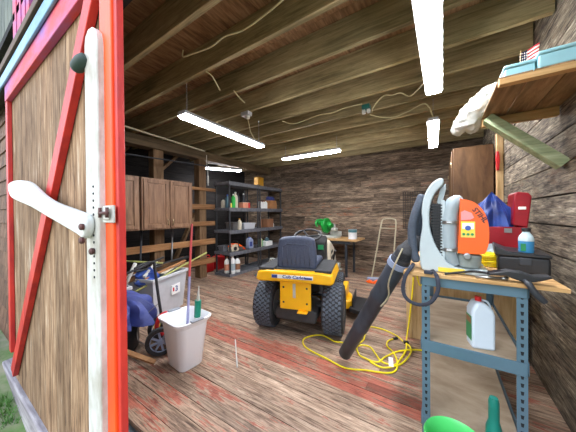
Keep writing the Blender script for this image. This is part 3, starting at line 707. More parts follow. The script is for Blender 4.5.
# ------------------------------------------------------------------ lawn tractor
tr = thing('lawn_tractor', 'yellow lawn tractor with slate seat seen from behind', 'tractor', (-1.30, 2.26, 0), math.radians(16))
def wheel(x, y, r, w, nm='rear_wheel', side=1):
    prof = [(r*.55,-w*.42),(r*.75,-w*.5),(r*.93,-w*.46),(r,-w*.33),(r,w*.33),(r*.93,w*.46),(r*.75,w*.5),(r*.55,w*.42),(r*.53,w*.3),(r*.53,-w*.3),(r*.55,-w*.42)]
    wh = MB().lathe(prof, (x,y,r), 40, cap=False, axis='x').build(nm, 'rubber', tr)
    mb = MB(); nk = 34; rows = 6 if nm == 'rear_wheel' else 4
    for k in range(nk):
        for q in range(rows):
            a = 2*PI*(k+.5*(q % 2))/nk; xx = x+(q-(rows-1)/2)*w*.78/rows
            rot = Matrix.Rotation(a, 3, 'X'); c = Vector((xx, y, r))+rot@Vector((0,0,r+.001))
            rr = rot @ Matrix.Rotation(.35*(1 if q % 2 else -1), 3, 'Z')
            h = Vector((w*.058, r*.05, .006)); mb.box(c-h, c+h, rot=rr, piv=c)
    mb.build('tread', 'tread', wh)
    for s in (-1, 1):
        MB().lathe([(r*.56,s*w*.44),(r*.54,s*w*.30),(r*.3,s*w*.2),(r*.2,s*w*.26),(.02,s*w*.28)], (x,y,r), 24, axis='x').build('rim', 'rim', wh)
    return wh
wheel(-.365, 0, .256, .225); wheel(.365, 0, .256, .225)
wheel(-.33, 1.18, .175, .15, 'front_wheel'); wheel(.33, 1.18, .175, .15, 'front_wheel')
# fender deck
fd = [(-.40,.595),(-.375,.675),(-.28,.69),(.28,.69),(.375,.675),(.40,.595),(.36,.575),(.0,.585),(-.36,.575)]
MB().prism(fd, -.31, .30).build('fender_deck', 'yellow', tr, bevel=.018, seg=3)
MB().box((-.372,-.285,.686),(-.21,.285,.712)).box((.21,-.285,.686),(.372,.285,.712)).box((-.209,-.25,.691),(.209,.28,.70)).build('fender_trim', 'rubber', tr, bevel=.006)
MB().box((-.15,-.27,.30),(.17,-.245,.60)).build('rear_plate', 'yellow', tr, bevel=.008)
MB().box((-.012,-.275,.42),(.016,-.271,.56)).build('slot_plate', 'alu', tr)
for x, z in ((-.11,.52),(.13,.52),(-.11,.37),(.13,.37)): MB().lathe([(.011,0),(.008,-.006)], (x,-.271,z), 10, axis='y').build('plate_bolt', 'tanseat', tr)
MB().box((.04,-.32,.285),(.14,-.25,.3)).build('hitch', 'yellow', tr, bevel=.004)
MB().prism([(-.22,.16),(.20,.14),(.22,.24),(.14,.3),(-.18,.3),(-.24,.25)], -.2, .2).build('transaxle', 'tanseat', tr, bevel=.02, seg=3)
MB().tube([(-.30,0,.262),(.30,0,.262)], .022, 12).build('axle', 'tanseat', tr)
dk = MB().box((-.22,-.3145,.618),(.20,-.3105,.654)).build('decal_strip', 'labelw', tr)
MB().box((-.218,-.3165,.620),(-.16,-.315,.652)).build('decal_badge', 'blueink', dk)
text('decal_lettering', 'Cub Cadet', .042, 'blueink', dk, (.01,-.3155,.636), (PI/2,0,0), .001, 1.25)
MB().box((.12,-.3165,.622),(.19,-.3156,.640)).build('decal_line', 'blueink', dk)
# seat
st = bpy.data.objects.new('seat', None); COL.objects.link(st); st.parent = tr; st.location = (0, -.06, -.035); st.scale = (1.02, 1, 1.0)
bk = spline([(-.19,.725,0),(-.205,.80,0),(-.19,.98,0),(-.17,1.035,0),(-.09,1.055,0),(.09,1.055,0),(.17,1.035,0),(.19,.98,0),(.205,.80,0),(.19,.725,0),(.1,.718,0),(-.1,.718,0)], 4, True)
bo = MB().prism([(p.x, p.y) for p in bk], -.13, -.03).build('seat_back', 'seat', st, bevel=.03, seg=4)
bo.location = (0, 0, 0)
mb = MB()
pp = [(-.14,.76),(-.14,.95),(-.10,.98),(.10,.98),(.14,.95),(.14,.76)]
for a, b in zip(pp, pp[1:]): mb.tube([(a[0],-.1315,a[1]),(b[0],-.1315,b[1])], .004, 6)
for x in (-.09,-.045, 0, .045,.09): mb.tube([(x,-.1315,.77),(x,-.1315,.94)], .003, 6)
mb.build('seat_seam', 'seat', bo)
MB().box((-.205,-.05,.73),(.205,.36,.80)).build('seat_cushion', 'seat', st, bevel=.035, seg=4)
MB().box((-.15,-.1,.717),(.15,.3,.734)).build('seat_bracket', 'tanseat', st)
# footwell, dash, hood, wheel
MB().box((-.40,.31,.26),(.40,.78,.29)).build('footrest', 'rubber', tr, bevel=.01)
MB().box((-.16,.31,.3),(.16,.5,.55)).build('tunnel', 'tanseat', tr, bevel=.02)
hd = [(.62,.30),(1.42,.30),(1.48,.42),(1.44,.60),(1.2,.76),(.9,.86),(.66,.92),(.6,.80)]
MB().prism(hd, -.25, .25, axis='x').build('hood', 'tractorwhite', tr, bevel=.05, seg=4)
MB().prism([(.50,.5),(.62,.5),(.62,.94),(.52,.98),(.46,.9)], -.22, .22, axis='x').build('dashboard', 'tanseat', tr, bevel=.02, seg=3)
for z in (.70, .62, .54): MB().box((.251,.76,z),(.256,.98,z+.04)).build('hood_vent', 'black', tr, bevel=.004)
MB().box((.12,.45,.80),(.19,.463,.86)).build('dash_gauge', 'greenlab', tr)
sw = MB().tube([(.17*math.cos(a), .40+.17*math.sin(a)*.93, .985+.17*math.sin(a)*.35) for a in [2*PI*k/28 for k in range(28)]], .015, 10, True).build('steering_wheel', 'black', tr)
mb = MB().lathe([(.04,.95),(.045,.965),(.03,.985)], (0,.40,0), 16)
for a in (0, 2.1, 4.2): mb.tube([(0,.40,.975),(.165*math.cos(a), .40+.165*math.sin(a)*.93, .985+.165*math.sin(a)*.35)], .011, 8)
mb.tube([(0,.52,.86),(0,.40,.955)], .02, 10)
mb.build('steering_spokes', 'black', sw)
MB().prism([(-.5,.45),(-.42,.9),(.42,.95),(.53,.70),(.55,.45),(.4,.36),(-.4,.36)], .09, .2, axis='z').build('mower_deck', 'yellow', tr, bevel=.025, seg=3)
MB().prism([(.50,.36),(.56,.82),(.74,.76),(.66,.28)], .08, .13, axis='z').prism([(.535,.40),(.57,.80),(.585,.80),(.55,.40)], .13, .24, axis='z').build('discharge_chute', 'black', tr, bevel=.008)
MB().prism([(.42,.30),(.47,.30),(.49,.7),(.42,.7)], .22, .36, axis='z').build('deck_side_guard', 'yellow', tr, bevel=.01)
MB().tube(spline([(.33,.30,.716),(.35,.25,.8),(.36,.22,.83)],3), .012, 8).build('lift_lever', 'black', tr)

# ------------------------------------------------------------------ bench on the right
bx, by = (-.09, .345), (1.535, 2.42)
bt = thing('steel_bench', 'blue grey steel shelving bench against the right wall', 'bench', (0, 0, 0))
def leg(x, y, sx, sy):
    mb = MB(); w = .04
    mb.box((x, y, 0), (x+sx*w, y+sy*.003, .898)) if sx > 0 else mb.box((x+sx*w, y, 0), (x, y+sy*.003, .898))
    a, b = (x, x+sx*.003) if sx > 0 else (x+sx*.003, x)
    c, d = (y+sy*.0035, y+sy*w) if sy > 0 else (y+sy*w, y+sy*.0035)
    mb.box((a, c, 0), (b, d, .898))
    return mb
for x, sx in ((bx[0],1),(bx[1],-1)):
    for y, sy in ((by[0],1),(by[1],-1)):
        l = leg(x, y, sx, sy).build('leg', 'bench', bt)
        if sy == 1:
            mb = MB()
            for k in range(22):
                z = .04+k*.038; cx = x+sx*.02
                mb.prism([(cx-.0065,z+.018),(cx+.0065,z+.018),(cx+.004,z),(cx-.004,z)], y-.0008, y-.0002)
            mb.build('slot_row', 'slot', l)
def beam(a, b, z0, z1, nm='beam'):
    x0, y0 = a; x1, y1 = b
    return MB().box((min(x0,x1), min(y0,y1), z0), (max(x0,x1), max(y0,y1), z1)).build(nm, 'bench', bt, bevel=.002, seg=1)
for z0, z1 in ((.845,.898),(.475,.54),(.045,.105)):
    beam((bx[0]+.002, by[0]-.006), (bx[1]-.002, by[0]-.001), z0, z1)
    beam((bx[0]+.002, by[1]+.001), (bx[1]-.002, by[1]+.006), z0, z1)
    beam((bx[0]-.006, by[0]+.004), (bx[0]-.001, by[1]-.004), z0, z1)
    beam((bx[1]+.001, by[0]+.004), (bx[1]+.006, by[1]-.004), z0, z1)
MB().box((-.18, 1.5, .90), (.47, 2.56, .919), (.6,.3,0)).build('bench_top', 'pine', bt, bevel=.002)
MB().box((bx[0]+.004, by[0]+.005, .512), (bx[1]-.004, by[1]-.005, .524), (.6,.2,0)).build('middle_shelf', 'shelfply', bt)
MB().box((bx[0]+.004, by[0]+.005, .07), (bx[1]-.004, by[1]-.005, .082), (.4,.7,0)).build('bottom_shelf', 'shelfply', bt)
# plywood crate standing behind
cr = thing('plywood_crate', 'tall pale plywood crate standing on the floor behind the steel bench', 'crate', (0, 0, 0))
MB().box((-.29, 2.66, 0), (.56, 2.68, .84), (.6,.4,0)).box((-.29, 2.681, 0), (-.27, 3.1, .84), (.6,.1,0)).box((.54, 2.681, 0), (.56, 3.1, .84)).box((-.269, 3.08, 0), (.539, 3.1, .84)).build('crate_side', 'pinez', cr, bevel=.002)
MB().box((-.3, 2.65, .841), (.57, 3.11, .86)).build('crate_lid', 'pine', cr, bevel=.002)
MB().box((-.29, 2.645, 0), (-.235, 2.6595, .84)).build('corner_strip', 'pinez', cr, bevel=.002)

# ------------------------------------------------------------------ backpack blower
bl = thing('backpack_blower', 'orange and grey backpack leaf blower standing on the bench', 'leaf blower', (0, 0, .92))
fr = spline([(a_, b_, 0) for a_, b_ in ((0.009, 0.526), (-0.037, 0.503), (-0.072, 0.441), (-0.09, 0.358), (-0.086, 0.265), (-0.1, 0.152), (-0.1, 0.058), (-0.09, 0.012), (-0.06, 0.002), (0.1, 0.002),(0.19, 0.002), (0.215, 0.012), (0.20, 0.032), (0.108, 0.03), (0.037, 0.054), (-0.016, 0.139), (-0.046, 0.229), (-0.051, 0.302), (-0.046, 0.375), (-0.022, 0.447), (0.016, 0.49))], 3, True)
fr_old = spline([(.005,.525,0),(-.03,.515,0),(-.075,.475,0),(-.10,.40,0),(-.108,.33,0),(-.102,.22,0),(-.104,.10,0),(-.10,.03,0),(-.07,.004,0),(-.02,.002,0),(.06,.002,0),(.16,.002,0),(.25,.004,0),(.265,.02,0),(.25,.035,0),(.18,.04,0),(.08,.035,0),(.03,.06,0),(-.01,.11,0),(-.035,.18,0),(-.052,.26,0),(-.058,.34,0),(-.04,.41,0),(-.01,.465,0),(.015,.50,0)], 3, True)
MB().prism([(p.x,p.y) for p in fr], 1.56, 1.80).build('back_frame', 'greypl', bl, bevel=.008, seg=3)
mb = MB()
for k in range(18): mb.box((-.05+max(0,(.2-k*.0165)*.22), 1.567, .09+k*.0165), (.010, 1.578, .098+k*.0165))
for x in (-.033, -.015, .004): mb.box((x, 1.579, .09), (x+.004, 1.588, .39))
mb.build('cooling_grille', 'black', bl)
MB().box((-.045, 1.60, .06), (.03, 1.78, .385)).build('fan_housing', 'darkgrey', bl, bevel=.01)
MB().prism([(-.02,.37),(.0,.47),(.028,.50),(.03,.47),(.012,.40),(.01,.37)], 1.62, 1.70).build('carry_bracket', 'greypl', bl, bevel=.004)
MB().prism([(.0,.06),(.024,.06),(.024,.40),(.004,.41)], 1.57, 1.60).build('frame_strut', 'greypl', bl, bevel=.004)
# fat grey duct standing beside the engine
du = spline([(.062,1.61,.045),(.042,1.60,.11),(.039,1.60,.21),(.043,1.60,.32),(.062,1.60,.385),(.09,1.62,.40)], 5)
MB().tube(du, [.030+.011*math.sin(PI*k/(len(du)-1)) for k in range(len(du))], 18).build('air_duct', 'hosegrey', bl)
for z in (.12, .27): MB().tube([(.045,1.60,z),(.045,1.60,z+.018)], .046, 18).tube([(.03,1.55,z+.008),(.05,1.55,z+.008)], .006, 8).build('duct_clamp', 'steel', bl)
en = spline([(.080,.13,0),(.086,.25,0),(.090,.395,0),(.10,.405,0),(.15,.387,0),(.19,.338,0),(.209,.27,0),(.211,.19,0),(.20,.135,0),(.185,.116,0),(.13,.112,0),(.088,.113,0)], 4, True)
ec = MB().prism([(p.x,p.y) for p in en], 1.571, 1.80).build('engine_cover', 'orangepl', bl, bevel=.03, seg=5)
text('cover_lettering', 'STIHL', .034, 'black', ec, (.174,1.5695,.318), (PI/2, math.radians(54), 0), .001, 1.0)
MB().box((.094,1.5675,.20),(.154,1.5695,.285)).build('warning_label', 'label', ec)
MB().box((.099,1.5665,.245),(.149,1.5673,.277)).build('warning_panel', 'labelw', ec)
MB().lathe([(.013,0),(.013,-.001)], (.124,1.5665,.25), 14, axis='y').build('warning_symbol', 'blueplain', ec)
for x in (.106,.124,.142): MB().lathe([(.007,0),(.007,-.001)], (x,1.567,.217), 10, axis='y').build('warning_dot', 'greenlab', ec)
MB().prism([(.094,.292),(.094,.335),(.11,.345),(.14,.33),(.15,.305),(.135,.295)], 1.5675, 1.5695).build('pink_label', 'labelpink', ec)
MB().lathe([(.045,.033),(.052,.04),(.056,.095),(.05,.104)], (.132,1.635,0), 24, sx=1, sy=1.1).build('fuel_tank', 'fuel', bl)
MB().lathe([(.018,0),(.018,-.02),(.012,-.022)], (.12,1.57,.10), 12, axis='y').build('fuel_cap', 'greymetal', bl)
MB().box((-.01,1.5585,.006),(.11,1.5597,.03)).build('warning_stripe', 'label', bl)
# harness pads
pd = spline([(-.088,1.62,.44),(-.105,1.61,.39),(-.127,1.60,.32),(-.143,1.60,.23),(-.138,1.60,.12),(-.12,1.60,.04)], 5)
MB().tube(pd, [.014]+[.024]*(len(pd)-2)+[.014], 12, flat=1.0).build('harness_pad', 'padgrey', bl)
pd = spline([(-.09,1.70,.40),(-.105,1.70,.33),(-.12,1.70,.22),(-.12,1.70,.10)], 5)
MB().tube(pd, .024, 12).build('harness_pad', 'padgrey', bl)
sp = spline([(-.135,1.60,.03),(-.135,1.50,.03),(-.165,1.475,-.02),(-.178,1.47,-.10),(-.155,1.465,-.15),(-.10,1.465,-.168),(-.045,1.465,-.145),(-.012,1.47,-.08),(-.015,1.485,-.01),(-.04,1.55,.012)], 5)
MB().tube(sp, .010, 8, flat=.3, up=(0,1,0)).build('harness_strap', 'strap', bl)
MB().box((-.075,1.47,.002),(-.035,1.5,.02)).build('strap_buckle', 'strap', bl, bevel=.004)
# tube to the floor
a, b = Vector((-.20, 1.62, .06)), Vector((-.685, 1.925, -.855))
n1 = a.lerp(b, .1)
nt_ = [a.lerp(b, t) for t in (0,.02,.30,.32,.34,.36,.62,.635,.66,.68,.99,1)]
MB().tube(nt_, [.054,.058,.058,.062,.062,.056,.056,.059,.059,.054,.052,.046], 20).build('blower_tube', 'tubegrey', bl)
mb = MB(); c0, c1 = a+(a-b).normalized()*.055, a
pts = [c1.lerp(c0, k/12) for k in range(13)]
mb.tube(spline([tuple(p) for p in pts]+[(-.12,1.69,.15)], 1), [.052 if k % 2 else .045 for k in range(14)], 18).build('flexible_bellows', 'rubber', bl)
MB().tube([a.lerp(b,.03), a.lerp(b,.065)], .066, 18).build('tube_collar', 'bluegrey', bl)
MB().tube(spline([(-.19,1.56,.12),(-.23,1.53,.02),(-.27,1.56,-.1),(-.28,1.62,-.2),(-.33,1.63,-.28)],5), .005, 6).build('throttle_cable', 'pipe', bl)

# ------------------------------------------------------------------ things on the bench
Zt = .920
tb = thing('toolbox', 'open red metal toolbox with lid leaning back, against the right wall', 'toolbox', (.40, 2.33, Zt))
MB().box((-.11,-.10,0),(.10,-.095,.23)).box((-.11,.095,0),(.10,.1,.23)).box((-.11,-.094,0),(-.105,.094,.23)).box((.095,-.094,0),(.10,.094,.23)).box((-.104,-.094,0),(.094,.094,.005)).build('toolbox_body', 'toolred', tb, bevel=.002)
MB().prism([(.03,.24),(.105,.225),(.125,.44),(.11,.465),(.05,.475),(.035,.46)], -.09, .1).build('toolbox_lid', 'toolred', tb, bevel=.008)
MB().box((.055,-.096,.35),(.095,-.0905,.37)).build('lid_badge', 'labelw', tb, bevel=.004)
MB().box((-.02,-.108,.19),(.02,-.101,.22)).build('toolbox_latch', 'steel', tb)
o = MB().drape(.12,.08,.25,7,3,.0).build('blue_tool_bag', 'bluebag', loc=(.325, 2.33, Zt+.215)); tag(o, 'crumpled blue nylon bag stuffed in the open red toolbox', 'bag')
o = MB().blob((0,0,.0),(.07,.06,.07),.3,2.6,3,3).build('rolled_towel', 'hosegrey', loc=(.27, 2.08, Zt+.055)); tag(o, 'grey rag ball between the blower and red toolbox', 'rag')
bc = thing('tool_case', 'dented black plastic case lying near the bench corner', 'case', (.385, 1.84, Zt), math.radians(-6))
MB().box((-.105,-.11,0),(.10,.14,.092)).build('case_body', 'blackcase', bc, bevel=.012, seg=3)
MB().prism([(-.115,.093),(.105,.093),(.10,.108),(-.06,.118),(-.118,.145)], -.115, .145).build('case_lid', 'blackcase', bc, bevel=.005)
MB().box((-.02,-.118,.05),(.03,-.111,.09)).build('case_clasp', 'darkgrey', bc, bevel=.003)
bo = thing('coolant_bottle', 'clear bottle half full of blue fluid on the black case', 'bottle', (.395, 1.79, Zt+.112))
MB().lathe([(.03,0),(.032,.004),(.032,.062)], n=24).build('blue_fluid', 'bluefluid', bo)
MB().lathe([(.032,.0625),(.032,.075),(.028,.09),(.016,.108),(.014,.114)], n=24).build('bottle_body', 'clearblue', bo)
MB().lathe([(.019,.1145),(.019,.132),(.016,.134)], n=16).build('bottle_cap', 'black', bo)
MB().box((-.028,-.0335,.01),(-.008,-.031,.05)).build('bottle_label', 'greenlab', bo)
mb = MB()
for k in range(9):
    r = .062-.003*(k % 3); cx, cy = R.uniform(-.006,.006), R.uniform(-.006,.006)
    mb.tube([(cx+r*math.cos(a)*1.05, cy+r*math.sin(a), .007+k*.0085+.003*math.sin(2*a+k)) for a in [2*PI*j/24 for j in range(24)]], .0055, 7, True)
tag(mb.build('coiled_cord', 'cord', loc=(.255, 1.92, Zt)), 'small yellow cord coil on the bench behind the blower', 'cord coil')
gt = thing('trigger_grip', 'black control handle hanging over the bench front corner', 'tool handle', (0, 0, 0))
MB().prism([(.20,.955),(.27,.975),(.32,.972),(.36,.958),(.41,.966),(.42,.958),(.37,.935),(.33,.925),(.26,.948),(.2,.945)], 1.50, 1.56).build('grip_body', 'black', gt, bevel=.006, seg=3)
MB().tube(spline([(.325,1.50,.935),(.335,1.475,.925),(.355,1.47,.89),(.385,1.47,.855)],4), [.009]*3+[.013]*9+[.010], 10).build('grip_trigger', 'darkgrey', gt)
MB().tube(spline([(.2,1.52,.95),(.15,1.56,.945),(.1,1.535,.94),(.02,1.51,.926)],4), .006, 8).build('grip_cable', 'black', gt)
o = MB().tube([(.15,1.515,.928),(.27,1.535,.930)], .006, 8).tube([(.25,1.53,.93),(.275,1.537,.93)], .010, 8).build('screwdriver', 'steel'); tag(o, 'steel rod tool lying along the bench front edge', 'hand tool')

# jug on the middle shelf
j = jug(.182, 1.64, .524, .105, .085, .272, 'jug', 'redcap', 'pale blue jug with red cap on the bench middle shelf', math.radians(14))
MB().box((-.0535,-.036,.04),(-.0526,.036,.17)).build('jug_label', 'greenlab', j); MB().box((-.0545,-.03,.13),(-.0536,.03,.16)).build('jug_label', 'amber', j)

# watering can in front
wc = thing('watering_can', 'bright green watering can with dark teal spout before the bench', 'watering can', (.05, 1.23, 0))
MB().lathe([(.10,0),(.105,.01),(.112,.22),(.118,.275),(.112,.285),(.105,.275),(.1,.2),(.09,.02),(.01,.015)], n=32).build('can_body', 'greencan', wc)
MB().tube(spline([(.09,.0,.07),(.115,.01,.12),(.125,.02,.25),(.130,.02,.38),(.130,.02,.50)],5), [.036]*6+[.032]*5+[.026]*5+[.018]*4+[.014], 16).build('can_spout', 'teal', wc)
MB().tube(spline([(.02,-.08,.272),(.06,-.07,.30),(.10,-.04,.31),(.13,0,.27)],4), .012, 10).build('can_handle', 'teal', wc)

# ------------------------------------------------------------------ yellow extension cord
c1 = [(-.225,2.63,.62),(-.235,2.62,.46),(-.26,2.60,.2),(-.28,2.56,.03),(-0.27,2.45,.008),(-0.269,2.336,.008),(-0.311,2.109,.008),(-0.367,2.075,.008),(-0.424,2.086,.008),(-0.493,2.178,.008),(-0.554,2.253,.008),(-0.627,2.247,.008),(-0.681,2.174,.008),(-0.775,2.196,.008),(-0.87,2.17,.008),(-0.95,2.20,.008),(-1.03,2.21,.008),(-1.10,2.16,.008),(-1.145,2.07,.008),(-1.12,1.985,.008),(-1.029,1.918,.008),(-0.826,1.874,.008),(-0.65,1.84,.008),(-0.5,1.90,.008),(-0.353,1.953,.008),(-0.299,2.028,.008),(-0.308,2.142,.016),(-0.36,2.279,.008),(-0.424,2.354,.008),(-0.432,2.452,.008),(-0.397,2.517,.008)]
c2 = [(-.06,2.46,.008),(-0.166,2.437,.008),(-0.256,2.362,.018),(-0.338,2.293,.008),(-0.404,2.148,.016),(-0.446,2.04,.016),(-0.571,2.06,.008),(-0.62,2.10,.008),(-0.66,2.2,.016),(-0.64,2.35,.008),(-.661,2.5,.008),(-.661,2.647,.008),(-0.572,2.675,.008),(-0.477,2.656,.008),(-0.372,2.6,.008),(-0.303,2.52,.008),(-0.24,2.452,.008),(-0.225,2.319,.018),(-0.27,2.147,.008),(-0.34,2.03,.016),(-0.41,2.0,.008),(-0.50,2.03,.008)]
ex = thing('extension_cord', 'long yellow extension cord tangled on the floor beside the tractor', 'cord', (0, 0, 0))
MB().tube(spline(c1, 6), .0065, 8).build('cord_run', 'cord', ex); MB().tube(spline(c2, 6), .0065, 8).build('cord_run', 'cord', ex)
MB().bar((-.397,2.517,.014),(-.36,2.55,.014), .022, .02).build('plug', 'black', ex, bevel=.004)
MB().bar((-.30,2.50,.014),(-.26,2.52,.014), .026, .022).build('socket', 'black', ex, bevel=.004)
MB().bar((-.36,2.16,.0215),(-.335,2.03,.0215), .035, .0015).build('paper_tag', 'labelw', ex)
# yellow cord hanging over the crate
o = MB().tube(spline([(-.2,2.62,.86),(-.2,2.62,.70),(-.17,2.62,.55),(-.14,2.62,.62),(-.15,2.62,.85)],6), .006, 8).build('looped_cable', 'cord'); tag(o, 'loop of yellow cable hanging in front of the plywood crate', 'cable')

# ------------------------------------------------------------------ tall cabinet, stud, high shelf
tc = thing('tall_cabinet', 'tall brown cabinet against the right wall near the back', 'cabinet', (.15, 3.76, 0))
MB().box((0,0,0),(.40,1.30,2.09)).build('cabinet_body', 'tallcab', tc, bevel=.003)
for a, b in ((.01,.64),(.66,1.29)):
    d = MB().box((-.02,a,.08),(-.001,b,2.07)).build('cabinet_door', 'tallcab', tc, bevel=.004)
    MB().tube([(-.035,(b-.04) if a < .3 else (a+.04),1.0),(-.035,(b-.04) if a < .3 else (a+.04),1.15)], .008, 8).build('cabinet_handle', 'brass', d)
    for zz in (1.85, .3): MB().tube([(-.024,a+.01 if a<.3 else b-.01,zz),(-.024,a+.01 if a<.3 else b-.01,zz+.06)], .008, 8).build('hinge', 'brass', d)
struct(MB().box((.56, 3.64, 0), (.618, 3.72, HJ-.02)).build('trim_8', 'pinez', bevel=.003), 'pale pine stud on the right wall beside the tall cabinet')
o = MB().prism([(.552,1.74),(.575,1.74),(.582,1.86),(.574,1.96),(.55,1.96),(.545,1.86)], 3.60, 3.638).build('red_handle', 'redcap', bevel=.006); tag(o, 'small red handled tool hanging on the pine stud', 'hand tool')
hs = thing('high_shelf', 'rough plank wall shelf high on the right, with green diagonal brace', 'shelf', (0, 0, 0))
mb = MB(); x = .245
for w in (.125, .131, .1225): mb.box((x, 1.54, 1.9005), (x+w-.004, 2.15, 1.9125), rv()); x += w
M['shelfplank'] = wood('shelf_plank_wood', [(84,64,44),(140,112,80),(182,150,112)], 1, 30, 10, (.7,1.15))
mb.build('shelf_plank', 'shelfplank', hs, bevel=.002)
MB().box((.245, 1.53, 1.872), (.615, 1.57, 1.90), rv()).build('shelf_cleat', 'pine', hs, bevel=.002)
MB().box((.245, 2.11, 1.845), (.615, 2.15, 1.90), rv()).build('shelf_cleat', 'pine', hs, bevel=.002)
MB().bar((.27, 2.08, 1.885), (.612, 2.05, 1.53), .06, .085, (0,1,0)).build('shelf_brace', 'greenwood', hs, bevel=.003)
for i, (x0, x1, y0, y1, h) in enumerate(((.385, .61, 1.545, 1.80, .078), (.27, .378, 1.56, 1.86, .058))):
    t = thing('turquoise_box', ('larger turquoise foam box on the high shelf, near the photo edge', 'smaller turquoise foam box at the outer end of the high shelf')[i], 'box', (x0, y0, 1.913))
    MB().box((0,0,0),(x1-x0,y1-y0,h-.018)).build('box_body', 'bluebox', t, bevel=.006, seg=2)
    MB().box((-.004,-.004,h-.0175),(x1-x0+.004,y1-y0+.004,h)).build('box_lid', 'bluebox', t, bevel=.006)
fl = thing('small_flag', 'small stars and stripes flag standing on the high shelf', 'flag', (.385, 1.885, 1.913)); fl.scale = (1.0, 1.4, 1.3)
fo = []
def fq(u, v, d=0): return (.0+u*.075+v*.012, d+.006*math.sin(u*5), .10+v*.10+u*.02)
cl = MB()
for k in range(13):
    va, vb = k/13, (k+1)/13
    for q in range(8):
        ua, ub = q/8, (q+1)/8
        mi = 0 if k % 2 == 0 else 1
        if k >= 6 and ub <= .45: mi = 2
        cl._tag([cl.bm.faces.new([cl.bm.verts.new(fq(*p)) for p in ((ua,va),(ub,va),(ub,vb),(ua,vb))])], None, mi)
bmesh.ops.remove_doubles(cl.bm, verts=cl.bm.verts, dist=1e-5)
cl.build('flag_cloth', ['flagred','flagwhite','flagblue'], fl, solid=.0015)
mb = MB()
for i in range(4):
    for jx in range(4): mb.box((.006+i*.009,-.005,.157+jx*.011),(.010+i*.009,-.002,.161+jx*.011))
mb.build('flag_stars', 'flagwhite', fl)
MB().tube([(-.002,.0,.0),(.012,.0,.21)], .002, 6).build('flag_stick', 'pine', fl)
mb = MB()
pts = [(.31,2.04,2.06,.035),(.27,2.07,2.03,.055),(.23,2.10,1.99,.065),(.19,2.13,1.95,.07),(.15,2.15,1.91,.06),(.12,2.17,1.88,.045),(.20,2.17,1.88,.045)]
for i, (x, y, z, r) in enumerate(pts): mb.blob((x, y, z), (r, r, r*1.1), .45, 3, i+2, 3, ridge=True, flatbase=False)
o = mb.build('plastic_bag', 'bagwhite'); md = o.modifiers.new('rm', 'REMESH'); md.mode = 'VOXEL'; md.voxel_size = .008; md.use_smooth_shade = True
o.location = (-.0, 0, 0); tag(o, 'crumpled white plastic bag slumping off the outer end of the high shelf', 'bag')

# ------------------------------------------------------------------ left clutter
def tote(loc, rz, L, W, H, label):
    t = thing('storage_tote', label, 'tote', loc, rz); a = .84
    mb = MB(); A = [(-1,-1),(1,-1),(1,1),(-1,1)]
    def ring(s, zz, i=0): return [mb.bm.verts.new((p[0]*(W/2*s-i), p[1]*(L/2*s-i), zz)) for p in A]
    r0, r1, r2, r3 = ring(a,0), ring(1,H), ring(1,H,.004), ring(a,.004,.004); F = [mb.bm.faces.new(r0[::-1]), mb.bm.faces.new(r3)]
    for P, Q in ((r0,r1),(r1,r2),(r2,r3)):
        for k in range(4): F.append(mb.bm.faces.new((P[k],P[(k+1)%4],Q[(k+1)%4],Q[k])))
    mb._tag(F); mb.build('tote_body', 'tote', t, bevel=.012)
    mb = MB(); w, l = W/2+.001, L/2+.001
    mb.box((-w-.018,-l-.018,H-.035),(-w,l+.018,H+.004)).box((w,-l-.018,H-.035),(w+.018,l+.018,H+.004)).box((-w,-l-.018,H-.035),(w,-l,H+.004)).box((-w,l,H-.035),(w,l+.018,H+.004))
    mb.build('tote_rim', 'totelid', t, bevel=.006)
    return t
T1 = tote((-3.12, 1.67, 0), math.radians(20), .62, .42, .50, 'frosted storage tote heaped with tools in front of the rails')
MB().box((.2, .0, .22), (.212, .16, .34)).build('tote_sticker', 'labelw', T1); text('sticker_lettering', '3', .1, 'blueink', T1, (.2135,.09,.28), (PI/2,0,PI/2)); MB().box((.2125,.02,.26),(.214,.045,.31)).build('sticker_mark', 'redcap', T1)
T2 = tote((-3.1, .98, 0), math.radians(4), .52, .40, .46, 'second frosted tote, nearer the door, behind the blue tarp')
def stick(name, a, b, r, m, label, cat='tool'): return tag(MB().tube([a, b], r, 8).build(name, m), label, cat)
def inT(p): return T1.matrix_basis @ Vector(p)
for i, (nm, a, b, w, h, m, lb) in enumerate((
    ('level', (-.05,-.42,.50), (.08,.42,.62),   .03, .06, 'tallcab', 'brown wooden level lying across the heaped tote'),
    ('saw_case', (.08,-.30,.50), (.15,.36,.60), .04, .02, 'card', 'tan flat tool lying along the tote front'),
    ('pry_bar', (.0,-.36,.60), (.02,.30,.57), .05, .02, 'black', 'black flat bar lying over the heaped tote'),
    ('paint_tray', (-.14,-.20,.50), (-.1,.30,.52), .12, .03, 'canw', 'grey tray at the back of the heaped tote'))):
    tag(MB().bar(inT(a), inT(b), w, h).build(nm, m, bevel=.006), lb, 'tool')
o = MB().blob((0,0,0),(.16,.26,.22),.3,3,5,3).build('rag_heap', 'tealgrey', loc=inT((0,-.02,.3))); tag(o, 'blue grey rags filling the heaped storage tote', 'rags')
o = MB().blob((0,0,0),(.13,.13,.12),.5,3,8,3).build('blue_rag', 'blueplain', loc=inT((.02,-.2,.47))); tag(o, 'bright blue rag bulging from near end of the heaped tote', 'rags')
for nm, a, b, w_, h_, m_, lb in (
    ('paint_roller', (.12,-.34,.54), (-.06,.05,.63), .03, .03, 'white', 'white roller pole end across the near side of the tote'),
    ('garden_shears', (-.08,-.1,.58), (.14,.44,.64), .05, .025, 'black', 'black shears with long grips on top of the tote heap'),
    ('scrap_board', (.16,-.1,.52), (.02,.46,.56), .06, .015, 'cream', 'cream scrap board sticking past the far tote end')):
    tag(MB().bar(inT(a), inT(b), w_, h_).build(nm, m_, bevel=.005), lb, 'tool')
